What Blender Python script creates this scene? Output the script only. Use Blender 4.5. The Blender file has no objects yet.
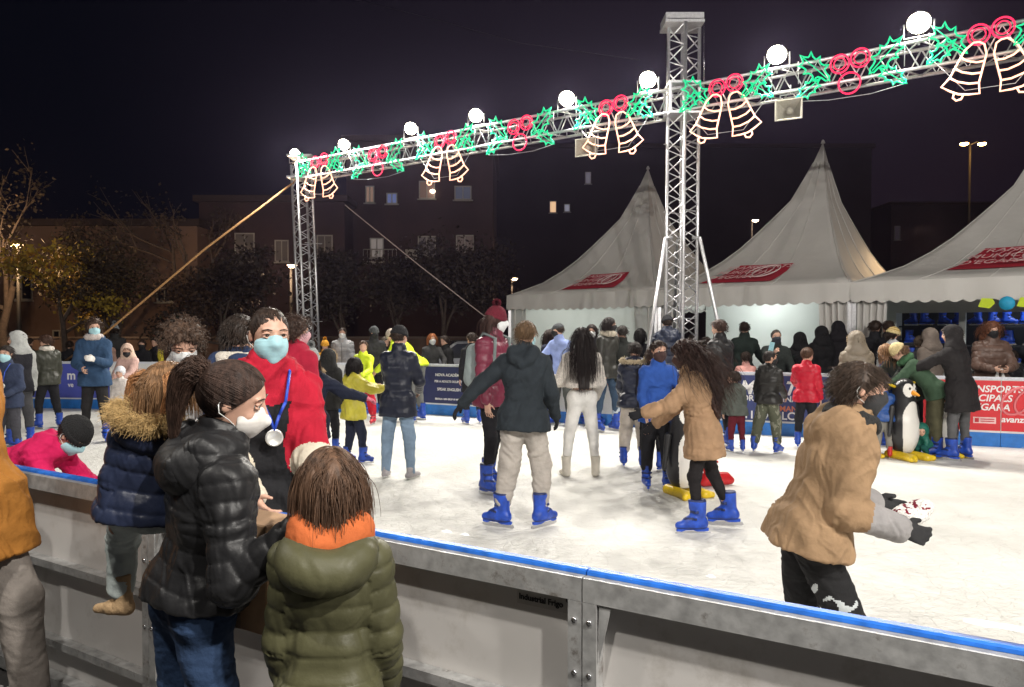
import bpy, math, random
import numpy as np
from mathutils import Vector, Matrix, noise
random.seed(7); rng = np.random.default_rng(7)
sc = bpy.context.scene
COL = sc.collection
R = math.radians
W, H_, F, HY, CZ, ICE = 1024, 687, 740.0, 329.0, 1.72, 0.04
PITCH = math.atan((343.5-HY)/F)

# ------------------------------------------------------------------ camera
cam_d = bpy.data.cameras.new('camera'); cam = bpy.data.objects.new('camera', cam_d); COL.objects.link(cam)
cam.location = (0, 0, CZ); cam.rotation_euler = (math.pi/2-PITCH, 0, 0)
cam_d.sensor_width = 36; cam_d.lens = F/W*36; cam_d.clip_end = 600; cam_d.clip_start = .05
sc.camera = cam

def P(x, y, d):
    """pixel + depth along Y -> world point"""
    rx, ru, rf = (x-512)/F, -(y-343.5)/F, 1.0
    c, s = math.cos(PITCH), math.sin(PITCH)
    fy = rf*c + ru*s; fz = -rf*s + ru*c
    k = d/fy
    return Vector((rx*k, d, CZ+fz*k))
def depth_at(y, z):
    """depth where the pixel row y meets height z"""
    a = P(512, y, 1.0)
    return (z-CZ)/(a.z-CZ)
def on_line(x, a, b):
    u = (x-512)/F
    return a/(1-b*u)

# ------------------------------------------------------------------ object helpers
def link(o, parent=None):
    COL.objects.link(o)
    if parent is not None: o.parent = parent
    return o
def tag(o, label=None, cat=None, group=None, kind=None):
    if label: o['label'] = label
    if cat: o['category'] = cat
    if group: o['group'] = group
    if kind: o['kind'] = kind
    return o
def thing(name, label, cat, loc=(0,0,0), rz=0, group=None):
    o = bpy.data.objects.new(name, None); link(o); o.empty_display_size = .1
    o.location = loc; o.rotation_euler = (0, 0, rz)
    return tag(o, label, cat, group)
def mesh_obj(name, V, Fs, mat, parent=None, smooth=True, midx=None):
    me = bpy.data.meshes.new(name)
    if isinstance(V, np.ndarray): V = V.tolist()
    if isinstance(Fs, np.ndarray): Fs = Fs.tolist()
    me.from_pydata(V, [], Fs)
    for m in (mat if isinstance(mat, (list, tuple)) else [mat]): me.materials.append(m)
    if midx is not None: me.polygons.foreach_set('material_index', np.asarray(midx, dtype=np.int32))
    if smooth: me.polygons.foreach_set('use_smooth', np.ones(len(me.polygons), dtype=bool))
    me.update()
    return link(bpy.data.objects.new(name, me), parent)

class MB:
    """collects primitive shapes, builds ONE mesh"""
    def __init__(s): s.v = []; s.f = []; s.m = []; s.sm = []
    def add(s, vs, fs, m=0, sm=False):
        o = len(s.v); s.v += [tuple(v) for v in vs]; s.f += [[i+o for i in f] for f in fs]
        s.m += [m]*len(fs); s.sm += [sm]*len(fs)
    def box(s, lo, hi, m=0, mx=None, bev=0):
        x0,y0,z0 = lo; x1,y1,z1 = hi
        vs = [Vector(p) for p in ((x0,y0,z0),(x1,y0,z0),(x1,y1,z0),(x0,y1,z0),(x0,y0,z1),(x1,y0,z1),(x1,y1,z1),(x0,y1,z1))]
        if mx is not None: vs = [mx@v for v in vs]
        s.add(vs, [(0,3,2,1),(4,5,6,7),(0,1,5,4),(1,2,6,5),(2,3,7,6),(3,0,4,7)], m)
    def tube(s, pts, r, n=6, m=0, closed=False, r1=None, caps=True):
        pts = [Vector(p) for p in pts]; k = len(pts); vs = []; fs = []
        prev = None
        for i, p in enumerate(pts):
            if closed: t = pts[(i+1)%k]-pts[i-1]
            else: t = pts[min(i+1,k-1)]-pts[max(i-1,0)]
            t.normalize()
            if prev is None:
                up = Vector((0,0,1)) if abs(t.z) < .9 else Vector((1,0,0))
                a = t.cross(up).normalized()
            else:
                a = (prev - t*prev.dot(t))
                a = a.normalized() if a.length > 1e-6 else t.orthogonal().normalized()
            prev = a; b = t.cross(a)
            rr = r if r1 is None else r+(r1-r)*i/(k-1)
            for j in range(n):
                an = 2*math.pi*j/n
                vs.append(p+a*math.cos(an)*rr+b*math.sin(an)*rr)
        for i in range(k if closed else k-1):
            for j in range(n):
                i2 = (i+1) % k
                fs.append((i*n+j, i*n+(j+1)%n, i2*n+(j+1)%n, i2*n+j))
        if not closed and caps:
            fs.append(tuple(range(n))[::-1]); fs.append(tuple((k-1)*n+j for j in range(n)))
        s.add(vs, fs, m, True)
    def lathe(s, prof, n=20, m=0, mx=None):
        """prof: (r, z)"""
        vs = []; fs = []
        for r, z in prof:
            for j in range(n):
                a = 2*math.pi*j/n; v = Vector((r*math.cos(a), r*math.sin(a), z))
                vs.append(mx@v if mx is not None else v)
        for i in range(len(prof)-1):
            for j in range(n): fs.append((i*n+j, i*n+(j+1)%n, (i+1)*n+(j+1)%n, (i+1)*n+j))
        s.add(vs, fs, m, True)
    def prism(s, poly, y0, y1, m=0, mx=None):
        """poly in xz plane, extruded in y"""
        n = len(poly)
        vs = [Vector((x,y0,z)) for x,z in poly]+[Vector((x,y1,z)) for x,z in poly]
        if mx is not None: vs = [mx@v for v in vs]
        fs = [tuple(range(n)), tuple(range(2*n-1,n-1,-1))]+[(i,i+n,(i+1)%n+n,(i+1)%n) for i in range(n)]
        s.add(vs, fs, m)
    def build(s, name, mat, parent=None):
        o = mesh_obj(name, s.v, s.f, mat, parent, False, s.m)
        o.data.polygons.foreach_set('use_smooth', np.array(s.sm, dtype=bool)); return o

# ------------------------------------------------------------------ materials
_mc = {}
def mat(name, color, rough=.7, metal=0, emit=0, ecol=None, noise_s=30, noise_a=.12, bump=.0, bump_s=80, bump_d=.002,
        sheen=0, spec=.5, stretch=None, dirt=None, trans=0):
    key = (name, tuple(color), rough, metal, emit, noise_s, noise_a, bump, bump_s, stretch)
    if key in _mc: return _mc[key]
    m = bpy.data.materials.new(name); m.use_nodes = True; nt = m.node_tree; N = nt.nodes; L = nt.links
    b = N['Principled BSDF']
    b.inputs['Roughness'].default_value = rough; b.inputs['Metallic'].default_value = metal
    b.inputs['Specular IOR Level'].default_value = spec
    if sheen: b.inputs['Sheen Weight'].default_value = sheen
    if trans: b.inputs['Transmission Weight'].default_value = trans
    tc = N.new('ShaderNodeTexCoord'); src = tc.outputs['Object']
    if stretch:
        mp = N.new('ShaderNodeMapping'); mp.inputs['Scale'].default_value = stretch; L.new(src, mp.inputs['Vector']); src = mp.outputs['Vector']
    c = (*color, 1)
    if noise_a:
        nz = N.new('ShaderNodeTexNoise'); nz.inputs['Scale'].default_value = noise_s; nz.inputs['Detail'].default_value = 5
        L.new(src, nz.inputs['Vector'])
        rp = N.new('ShaderNodeValToRGB'); rp.color_ramp.elements[0].position = .3; rp.color_ramp.elements[1].position = .7
        rp.color_ramp.elements[0].color = tuple(max(0, v*(1-noise_a)) for v in color)+(1,)
        rp.color_ramp.elements[1].color = tuple(min(1, v*(1+noise_a)) for v in color)+(1,)
        L.new(nz.outputs['Fac'], rp.inputs['Fac'])
        out = rp.outputs['Color']
        if dirt:
            n2 = N.new('ShaderNodeTexNoise'); n2.inputs['Scale'].default_value = dirt[1]; n2.inputs['Detail'].default_value = 8; n2.inputs['Roughness'].default_value = .7
            L.new(tc.outputs['Object'], n2.inputs['Vector'])
            r2 = N.new('ShaderNodeValToRGB'); r2.color_ramp.elements[0].position = dirt[2]; r2.color_ramp.elements[1].position = dirt[2]+.12
            L.new(n2.outputs['Fac'], r2.inputs['Fac'])
            mx = N.new('ShaderNodeMixRGB'); L.new(r2.outputs['Color'], mx.inputs['Fac']); L.new(out, mx.inputs['Color1'])
            mx.inputs['Color2'].default_value = (*dirt[0], 1); out = mx.outputs['Color']
        L.new(out, b.inputs['Base Color'])
    else: b.inputs['Base Color'].default_value = c
    if bump:
        nb = N.new('ShaderNodeTexNoise'); nb.inputs['Scale'].default_value = bump_s; nb.inputs['Detail'].default_value = 6
        L.new(src, nb.inputs['Vector'])
        bp = N.new('ShaderNodeBump'); bp.inputs['Strength'].default_value = bump; bp.inputs['Distance'].default_value = bump_d
        L.new(nb.outputs['Fac'], bp.inputs['Height']); L.new(bp.outputs['Normal'], b.inputs['Normal'])
    if emit:
        b.inputs['Emission Color'].default_value = (*(ecol or color), 1); b.inputs['Emission Strength'].default_value = emit
    _mc[key] = m
    return m
def cloth(col, rough=.85): return mat('cloth', col, rough, noise_s=9, noise_a=.16, bump=.6, bump_s=14, bump_d=.025, spec=.18)
def nylon(col, rough=.5): return mat('nylon', col, rough, noise_s=9, noise_a=.12, bump=.35, bump_s=11, bump_d=.02, spec=.3)
def wool(col): return mat('wool', col, .95, noise_s=120, noise_a=.35, bump=.8, bump_s=150, bump_d=.01)
def hairm(col): return mat('hair', col, .55, spec=.3, noise_s=60, noise_a=.5, bump=.5, bump_s=90, bump_d=.01, stretch=(1,1,.25))
def skinm(tone=0):
    c = [(.56,.33,.24),(.47,.26,.18),(.62,.38,.28),(.30,.16,.10)][tone]
    return mat('skin', c, .5, noise_s=40, noise_a=.08, bump=.1, bump_s=200)
M_blue = mat('skate plastic', (.015,.06,.42), .3, noise_s=40, noise_a=.2)
M_steel = mat('steel', (.6,.6,.62), .25, 1, noise_a=.1)
M_galv = mat('galvanised steel', (.40,.40,.395), .48, .45, noise_s=22, noise_a=.30, bump=.3, bump_s=60, dirt=((.20,.185,.17), 11, .56))
M_alu = mat('aluminium', (.72,.72,.74), .35, .75, noise_s=30, noise_a=.12)
M_black = mat('black plastic', (.015,.015,.017), .45, noise_a=.1)
M_white = mat('white paint', (.74,.74,.72), .45, noise_s=6, noise_a=.05)
M_rope = mat('strap', (.55,.30,.12), .8, noise_s=60, noise_a=.2)

# ------------------------------------------------------------------ SDF meshing
def _np(v): return np.array(v, dtype=np.float64)
class SDF:
    def __init__(s): s.p = []; s.lo = None; s.hi = None
    def _bb(s, lo, hi):
        s.lo = lo if s.lo is None else np.minimum(s.lo, lo); s.hi = hi if s.hi is None else np.maximum(s.hi, hi)
    def cone(s, a, b, ra, rb=None, k=.02, op='u', flat=None):
        a, b = _np(a), _np(b); rb = ra if rb is None else rb; r = max(ra, rb)
        lo, hi = np.minimum(a,b)-r, np.maximum(a,b)+r
        if op == 'u': s._bb(lo, hi)
        s.p.append((op, 'c', (a, b, ra, rb), k, lo, hi)); return s
    def ball(s, a, r, k=.02, op='u'): return s.cone(a, _np(a)+1e-5, r, r, k, op)
    def ell(s, c, rad, ax, k=.02, op='u'):
        """ax: rows right, forward, up"""
        c, rad = _np(c), _np(rad); r = rad.max()
        if op == 'u': s._bb(c-r, c+r)
        s.p.append((op, 'e', (c, rad, _np(ax)), k, c-r, c+r)); return s
    def cut(s, p0, n):
        """keep the side where n.(p-p0) < 0"""
        n = _np(n); s.p.append(('cut', 'h', (_np(p0), n/np.linalg.norm(n)), 0, None, None)); return s
    def mesh(s, h):
        pad = 2.5*h
        lo, hi = s.lo-pad, s.hi+pad
        n = np.ceil((hi-lo)/h).astype(int)+1
        ax = [lo[i]+h*np.arange(n[i]) for i in range(3)]
        D = np.full(n, .25, dtype=np.float32)
        for op, t, prm, k, l, u in s.p:
            if t == 'h':
                p0, nn = prm
                d = ((ax[0]-p0[0])*nn[0])[:,None,None]+((ax[1]-p0[1])*nn[1])[None,:,None]+((ax[2]-p0[2])*nn[2])[None,None,:]
                D = np.maximum(D, d.astype(np.float32)); continue
            m = k+2.5*h
            i0 = np.clip(np.floor((l-m-lo)/h).astype(int), 0, n); i1 = np.clip(np.ceil((u+m-lo)/h).astype(int)+1, 0, n)
            if (i1 <= i0).any(): continue
            sl = tuple(slice(i0[i], i1[i]) for i in range(3))
            X = ax[0][sl[0]][:,None,None]; Y = ax[1][sl[1]][None,:,None]; Z = ax[2][sl[2]][None,None,:]
            if t == 'c':
                a, b, ra, rb = prm; ab = b-a; L2 = max(ab@ab, 1e-12)
                tt = np.clip(((X-a[0])*ab[0]+(Y-a[1])*ab[1]+(Z-a[2])*ab[2])/L2, 0, 1)
                d = np.sqrt((X-a[0]-ab[0]*tt)**2+(Y-a[1]-ab[1]*tt)**2+(Z-a[2]-ab[2]*tt)**2)-(ra+(rb-ra)*tt)
            else:
                c, rad, A = prm
                q = [((X-c[0])*A[i][0]+(Y-c[1])*A[i][1]+(Z-c[2])*A[i][2]) for i in range(3)]
                k0 = np.sqrt(sum((q[i]/rad[i])**2 for i in range(3))); k1 = np.sqrt(sum((q[i]/rad[i]**2)**2 for i in range(3)))+1e-9
                d = k0*(k0-1)/k1
            d = d.astype(np.float32); B = D[sl]
            if op == 'u':
                if k > 0:
                    hh = np.clip(.5+.5*(B-d)/k, 0, 1); D[sl] = B+(d-B)*hh-k*hh*(1-hh)
                else: D[sl] = np.minimum(B, d)
            elif op == 's':
                if k > 0:
                    hh = np.clip(.5-.5*(B+d)/k, 0, 1); D[sl] = B+(-d-B)*hh+k*hh*(1-hh)
                else: D[sl] = np.maximum(B, -d)
            elif op == 'i': # intersect (whole grid outside block becomes outside)
                nd = np.full(n, .25, dtype=np.float32); nd[sl] = d; D = np.maximum(D, nd)
        return nets(D, lo, h)
def nets(D, lo, h):
    D[0]=D[-1]=.2; D[:,0]=.2; D[:,-1]=.2; D[:,:,0]=.2; D[:,:,-1]=.2
    S = D < 0
    cs = [(i,j,k) for i in (0,1) for j in (0,1) for k in (0,1)]
    n = D.shape
    def sub(A, c): return A[c[0]:n[0]-1+c[0], c[1]:n[1]-1+c[1], c[2]:n[2]-1+c[2]]
    cnt = sum(sub(S, c).astype(np.int8) for c in cs)
    act = (cnt > 0) & (cnt < 8)
    I = np.argwhere(act)
    if len(I) == 0: return np.zeros((0,3)), np.zeros((0,4), int)
    val = np.stack([D[I[:,0]+c[0], I[:,1]+c[1], I[:,2]+c[2]] for c in cs], 1)
    acc = np.zeros((len(I), 3)); num = np.zeros(len(I))
    for a in range(8):
        for b in range(a+1, 8):
            da = np.array(cs[b])-np.array(cs[a])
            if abs(da).sum() != 1: continue
            va, vb = val[:,a], val[:,b]; x = (va < 0) != (vb < 0)
            t = np.where(x, va/(np.where(va == vb, 1, va-vb)), 0)
            acc += np.where(x[:,None], np.array(cs[a])+t[:,None]*da, 0); num += x
    V = lo+(I+acc/num[:,None])*h
    idx = np.full(act.shape, -1, dtype=np.int64); idx[act] = np.arange(len(I))
    Q = []
    for axn in range(3):
        o1, o2 = (axn+1) % 3, (axn+2) % 3
        sl0 = [slice(1, n[i]-1) for i in range(3)]; sl0[axn] = slice(0, n[axn]-1); sl1 = list(sl0); sl1[axn] = slice(1, n[axn])
        A, B = S[tuple(sl0)], S[tuple(sl1)]
        off = np.array([1,1,1]); off[axn] = 0
        for cond, flip in ((A & ~B, False), (~A & B, True)):
            E = np.argwhere(cond)+off
            if len(E) == 0: continue
            def g(d1, d2):
                e = E.copy(); e[:,o1] += d1; e[:,o2] += d2; return idx[e[:,0], e[:,1], e[:,2]]
            q = np.stack([g(-1,-1), g(0,-1), g(0,0), g(-1,0)], 1)
            Q.append(q[:, ::-1] if flip else q)
    return V, np.concatenate(Q)
def laplace(V, Q, it=1, lam=.5):
    for _ in range(it):
        acc = np.zeros_like(V); c = np.zeros(len(V))
        for a, b in ((0,1),(1,2),(2,3),(3,0)):
            np.add.at(acc, Q[:,a], V[Q[:,b]]); np.add.at(acc, Q[:,b], V[Q[:,a]])
            np.add.at(c, Q[:,a], 1); np.add.at(c, Q[:,b], 1)
        V = V+(acc/np.maximum(c,1)[:,None]-V)*lam
    return V
def normals(V, Q):
    n = np.cross(V[Q[:,2]]-V[Q[:,0]], V[Q[:,3]]-V[Q[:,1]]); N = np.zeros_like(V)
    for i in range(4): np.add.at(N, Q[:,i], n)
    return N/np.maximum(np.linalg.norm(N, axis=1), 1e-9)[:,None]
def wob(V, s, seed=0):
    """cheap smooth noise from warped sines, -1..1"""
    r = np.random.default_rng(seed); out = 0; W_ = V*s
    for i in range(3):
        A = r.normal(size=(3,3))*1.2; W_ = W_+.6*np.sin(W_@A+r.uniform(0,6,3))
    for i in range(4):
        a = r.normal(size=3)*(1+.6*i); out = out+np.sin(W_@a+r.uniform(0,6))/(1+.4*i)
    return out/2.4
def sobj(name, sdf, h, mt, parent, sm=1, disp=None, mfn=None):
    V, Q = sdf.mesh(h)
    if len(V) == 0: return None
    if sm: V = laplace(V, Q, sm)
    if disp is not None:
        N = normals(V, Q); V = disp(V, N)
    mi = mfn(V[Q].mean(1)) if mfn else None
    return mesh_obj(name, V, Q, mt, parent, True, mi)
def strands(name, Pth, r0, r1, mt, parent, n=3):
    """Pth: (N, m, 3) -> one mesh of thin tapered tubes"""
    Nn, m, _ = Pth.shape
    T = np.gradient(Pth, axis=1); T /= np.maximum(np.linalg.norm(T, axis=2, keepdims=True), 1e-9)
    ref = np.array([.31,.52,.79]); A = np.cross(T, ref); A /= np.maximum(np.linalg.norm(A, axis=2, keepdims=True), 1e-9); B = np.cross(T, A)
    rr = (r0+(r1-r0)*np.linspace(0,1,m)**1.5)[None,:,None]
    V = np.stack([Pth+rr*(A*math.cos(2*math.pi*j/n)+B*math.sin(2*math.pi*j/n)) for j in range(n)], 2).reshape(-1,3)
    base = (np.arange(Nn)[:,None,None]*m+np.arange(m-1)[None,:,None])*n; j = np.arange(n)[None,None,:]
    q = np.stack([base+j, base+(j+1)%n, base+n+(j+1)%n, base+n+j], -1).reshape(-1,4)
    return mesh_obj(name, V, q, mt, parent)
# ------------------------------------------------------------------ people
def nrm(v): v = _np(v); return v/np.linalg.norm(v)
def rotz(v, a): c, s = math.cos(a), math.sin(a); return np.array([v[0]*c-v[1]*s, v[0]*s+v[1]*c, v[2]])
def ldir(f, o, side): f, o = R(f), R(o); return np.array([side*math.sin(o), math.sin(f)*math.cos(o), -math.cos(f)*math.cos(o)])
def skel(H, o):
    S = {}; hh = .125+.061*H
    S['H'], S['q'] = H, hh
    lf, ls = o.get('lean', (2, 0)); lf, ls = R(lf), R(ls)
    u = np.array([math.sin(ls), math.sin(lf)*math.cos(ls), math.cos(lf)*math.cos(ls)])
    tw = R(o.get('twist', 0))
    X = np.array([1.,0,0]); r = nrm(X-u*(X@u)); f = np.cross(u, r)
    r2 = nrm(r*math.cos(tw)+f*math.sin(tw)); f2 = np.cross(u, r2)
    S['u'], S['r'], S['f'] = u, r2, f2; S['r0'] = r
    bw = o.get('bw', 1.0)
    hip = np.zeros(3); S['hip'] = hip
    foot = o.get('foot', 'shoe'); sc_ = H/1.7
    S['lift'] = (.085 if foot != 'skate' else .148)*sc_
    low = 9
    for nm, sd in (('R', 1), ('L', -1)):
        (a, b), (c, d) = o.get('leg'+nm, ((3, 4), (-3, 3)))
        hj = hip+r*sd*.052*H; kn = hj+.240*H*ldir(a, b, sd); an = kn+.222*H*ldir(c, d, sd)
        S['hj'+nm], S['kn'+nm], S['an'+nm] = hj, kn, an; low = min(low, an[2]-S['lift'])
    top = hip+u*.300*H; S['top'] = top
    for nm, sd in (('R', 1), ('L', -1)):
        (a, b), (c, d) = o.get('arm'+nm, ((4, 10), (16, 5)))
        sh = top+r2*sd*.090*H*bw-u*.020*H
        el = sh+.170*H*rotz(ldir(a, b, sd), tw); fd = rotz(ldir(c, d, sd), tw); wr = el+.145*H*fd
        S['sh'+nm], S['el'+nm], S['wr'+nm], S['fd'+nm] = sh, el, wr, fd
    nb = top+u*.022*H; S['nb'] = nb
    hy, hp, hr_ = (R(v) for v in o.get('head', (0, 5, 0)))
    f0 = np.array([-math.sin(hy), math.cos(hy), 0]); r0 = np.array([math.cos(hy), math.sin(hy), 0])
    hf = f0*math.cos(hp)-np.array([0,0,1])*math.sin(hp); hu = f0*math.sin(hp)+np.array([0,0,1])*math.cos(hp)
    hu2 = hu*math.cos(hr_)+r0*math.sin(hr_); hr2 = r0*math.cos(hr_)-hu*math.sin(hr_)
    S['hf'], S['hu'], S['hr'] = hf, hu2, hr2
    nd = nrm(u+hu2*.8+np.array([0,0,.3])); S['hc'] = nb+nd*.036*H+hu2*.47*hh+hf*.05*hh
    sh_ = np.array([0, 0, -low if o.get('pel') is None else 0.])
    for k in list(S):
        if k in ('hip','top','nb','hc') or k[:2] in ('hj','kn','an','sh','el','wr') and len(k) == 3: S[k] = S[k]+sh_
    S['topz'] = S['hc'][2]+.5*hh*max(hu2[2], .6)+o.get('hatz', 0)*hh
    S['hx'] = S['hc']
    return S
def torso(sd, S, t, k=.05, hips=True, bulk=1.0, belly=0):
    H, u, r, r0, hip, top, f = S['H'], S['u'], S['r'], S['r0'], S['hip'], S['top'], S['f']; b = bulk; L = .3*H
    k = k*H/1.7
    if hips: sd.cone(hip-r0*.038*H*b+u*.01*H, hip+r0*.038*H*b+u*.01*H, .057*H*b+t, k=k)
    rm = nrm(r+r0)
    sd.cone(hip-rm*.028*H*b+u*L*.36, hip+rm*.028*H*b+u*L*.36, .050*H*b+t+belly, k=k)
    sd.cone(hip-r*.034*H*b+u*L*.68, hip+r*.034*H*b+u*L*.68, .057*H*b+t, k=k)
    sd.cone(hip-r*.045*H*b+u*L*.86, hip+r*.045*H*b+u*L*.86, .048*H*b+t*.9, k=k)
    sd.cone(S['shL'], S['shR'], .028*H+t*.7, k=k)
    sd.cone(top-r*.05*H-u*.008*H, S['nb']-u*.012*H, .024*H+t*.4, k=k*.6); sd.cone(top+r*.05*H-u*.008*H, S['nb']-u*.012*H, .024*H+t*.4, k=k*.6)
def head_sdf(sd, S, infl=0):
    q, c, a, f, u = S['q'], S['hc'], S['hr'], S['hf'], S['hu']; A = (a, f, u); k = .08*q
    def p(x, y, z): return c+a*x*q+f*y*q+u*z*q
    sd.ell(p(0,-.03,.12), (.335*q+infl, .42*q+infl, .385*q+infl), A, k=.02)
    sd.ell(p(0,.10,-.16), (.255*q+infl, .30*q+infl, .30*q+infl), A, k=k)
    sd.ball(p(0,.26,-.41), .075*q+infl, k=k)
    return p
def hand(sd, S, nm, h, infl=0, curl=25, spread=1, hd=None, pn=None):
    H = S['H']; s = H/1.72; side = 1 if nm == 'R' else -1
    w = nrm(hd) if hd is not None else S['fd'+nm]; wr = S['wr'+nm]
    n = np.array([-side*1., 0, 0]) if pn is None else nrm(pn)
    n = nrm(n-w*(n@w)); c = np.cross(w, n)*(-side)     # towards the thumb
    if c @ np.array([0,1,.3]) < 0 and pn is None: c = -c
    mr = max(.0085*s, .72*h)+infl
    pl = .088*s
    for j in range(4):
        o = (j-1.5)*-.0185*s
        sd.cone(wr+c*o*.5+w*.005*s, wr+w*pl*(1-.03*abs(j-1))+c*o, max(.0135*s, .8*h)+infl, max(.0105*s, .75*h)+infl, k=.008)
    LN = [.072, .080, .075, .060]
    for j in range(4):
        o = (j-1.5)*-.0185*s
        b = wr+w*pl*(1-.03*abs(j-1))+c*o*1.02; p = b; a = R(curl)
        dd = nrm(w+c*(-(j-1.5))*.09*spread)
        for i in range(3):
            an = a*(.6+i*.9); dv = nrm(dd*math.cos(an)+n*math.sin(an)); e = p+dv*LN[j]*s*(.42, .33, .25)[i]
            sd.cone(p, e, mr*(1-.06*i), mr*(.94-.06*i), k=.003); p = e
    b = wr+w*.022*s+c*.022*s; d1 = nrm(w*.75+c*.75+n*.35); e = b+d1*.042*s; d2 = nrm(w+c*.25+n*.5); e2 = e+d2*.036*s
    sd.cone(b, e, mr*1.3, mr*1.1, k=.008); sd.cone(e, e2, mr*1.1, mr*.9, k=.003)
def boneparam(V, S):
    """axial coordinate along the nearest garment bone"""
    segs = [(S['hip']-S['u']*.3*S['H'], S['nb']+S['u']*.1)]
    w = [.8]
    for nm in 'RL':
        segs += [(S['sh'+nm], S['el'+nm]), (S['el'+nm], S['wr'+nm])]; w += [0, 0]
    best = np.full(len(V), 9.); par = np.zeros(len(V)); arm = np.zeros(len(V), bool); off = 0
    for i, (a, b) in enumerate(segs):
        ab = b-a; L = np.linalg.norm(ab); t = np.clip((V-a)@ab/L**2, 0, 1); d = np.linalg.norm(V-a-t[:,None]*ab, axis=1)
        if i == 0: d = d-.075*S['H']
        else: d = d-.03*S['H']
        m = d < best; best[m] = d[m]
        par[m] = ((V-a)@ab/L)[m]+(S['H']*.17 if i in (2, 4) else 0); arm[m] = i > 0
    return par, arm
def near(V, a, b, r):
    ab = b-a; t = np.clip((V-a)@ab/(ab@ab), 0, 1); return np.linalg.norm(V-a-t[:,None]*ab, axis=1) < r

def hair_cap(root, S, o, h, m):
    q, c, a, f, u = S['q'], S['hc'], S['hr'], S['hf'], S['hu']; A = (a, f, u); st = o['hair']
    def p(x, y, z): return c+a*x*q+f*y*q+u*z*q
    sd = SDF(); up = np.array([0,0,1.])
    th = {'short': .03, 'crop': .015, 'curly': .12, 'bob': .05, 'long': .045, 'pony': .03, 'waves': .05}[st]
    sd.ell(p(0,-.05,.11), ((.335+th)*q, (.425+th)*q, (.395+th)*q), A, k=.02)
    if st in ('bob', 'waves'):
        for x in (-.22, 0, .22): sd.cone(p(x,-.22,.0), p(x*1.25,-.20,-.48 if st == 'bob' else -.75), .2*q, .16*q, k=.04)
    if st == 'long':
        B = S['nb']-S['f']*.085*S['H']*o.get('bulk', 1); ln = o.get('hlen', .25)*S['H']
        for x in (-.2, 0, .2):
            sd.cone(p(x,-.22,.0), p(x*.9,-.32,-.45), .2*q, .17*q, k=.04)
            e0 = p(x*.9,-.32,-.45); e1 = B+S['r']*x*q*1.1-S['u']*ln-S['f']*.02
            sd.cone(e0, e1, .17*q, .07*q, k=.04)
    if st == 'curly' and o.get('hlen'):
        for x in (-.25, 0, .25):
            e0 = p(x*1.2,-.3,-.5); sd.cone(p(x,-.2,0), e0, .25*q, .24*q, k=.05); sd.cone(e0, S['nb']-S['f']*.09*S['H']+S['r']*x*q*1.3-S['u']*o['hlen']*S['H'], .24*q, .14*q, k=.05)
    nn = f*.787-u*.62
    if st not in ('long', 'waves', 'bob') and not (st == 'curly' and o.get('hlen')):
        sd.cut(p(0,-.05,-.20)+(-f*.1)*q*0, nn); sd.cut(p(0,0,-.34), -u)
    else:
        # open the face
        sd.ell(p(0,.42,-.12), (.26*q, .42*q, .40*q), A, k=.02, op='s')
    if o.get('hat') or o.get('hood'): sd.cut(p(0, 0, .22), u*1+f*.1)
    amp = {'curly': .055, 'short': .018, 'crop': .006}.get(st, .02)*q
    fr = {'curly': 7, 'short': 6}.get(st, 5)/q
    def disp(V, N):
        if st in ('long', 'bob', 'waves', 'pony', 'short'):
            W_ = V*np.array([1, 1, .18]); return V+N*(wob(W_, fr*1.3, 3)*amp)[:,None]
        return V+N*((np.abs(wob(V, fr, 3))*1.6-.5)*amp)[:,None]
    return sobj('hair', sd, max(h*.9, .006), m, root, 1, disp)
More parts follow.
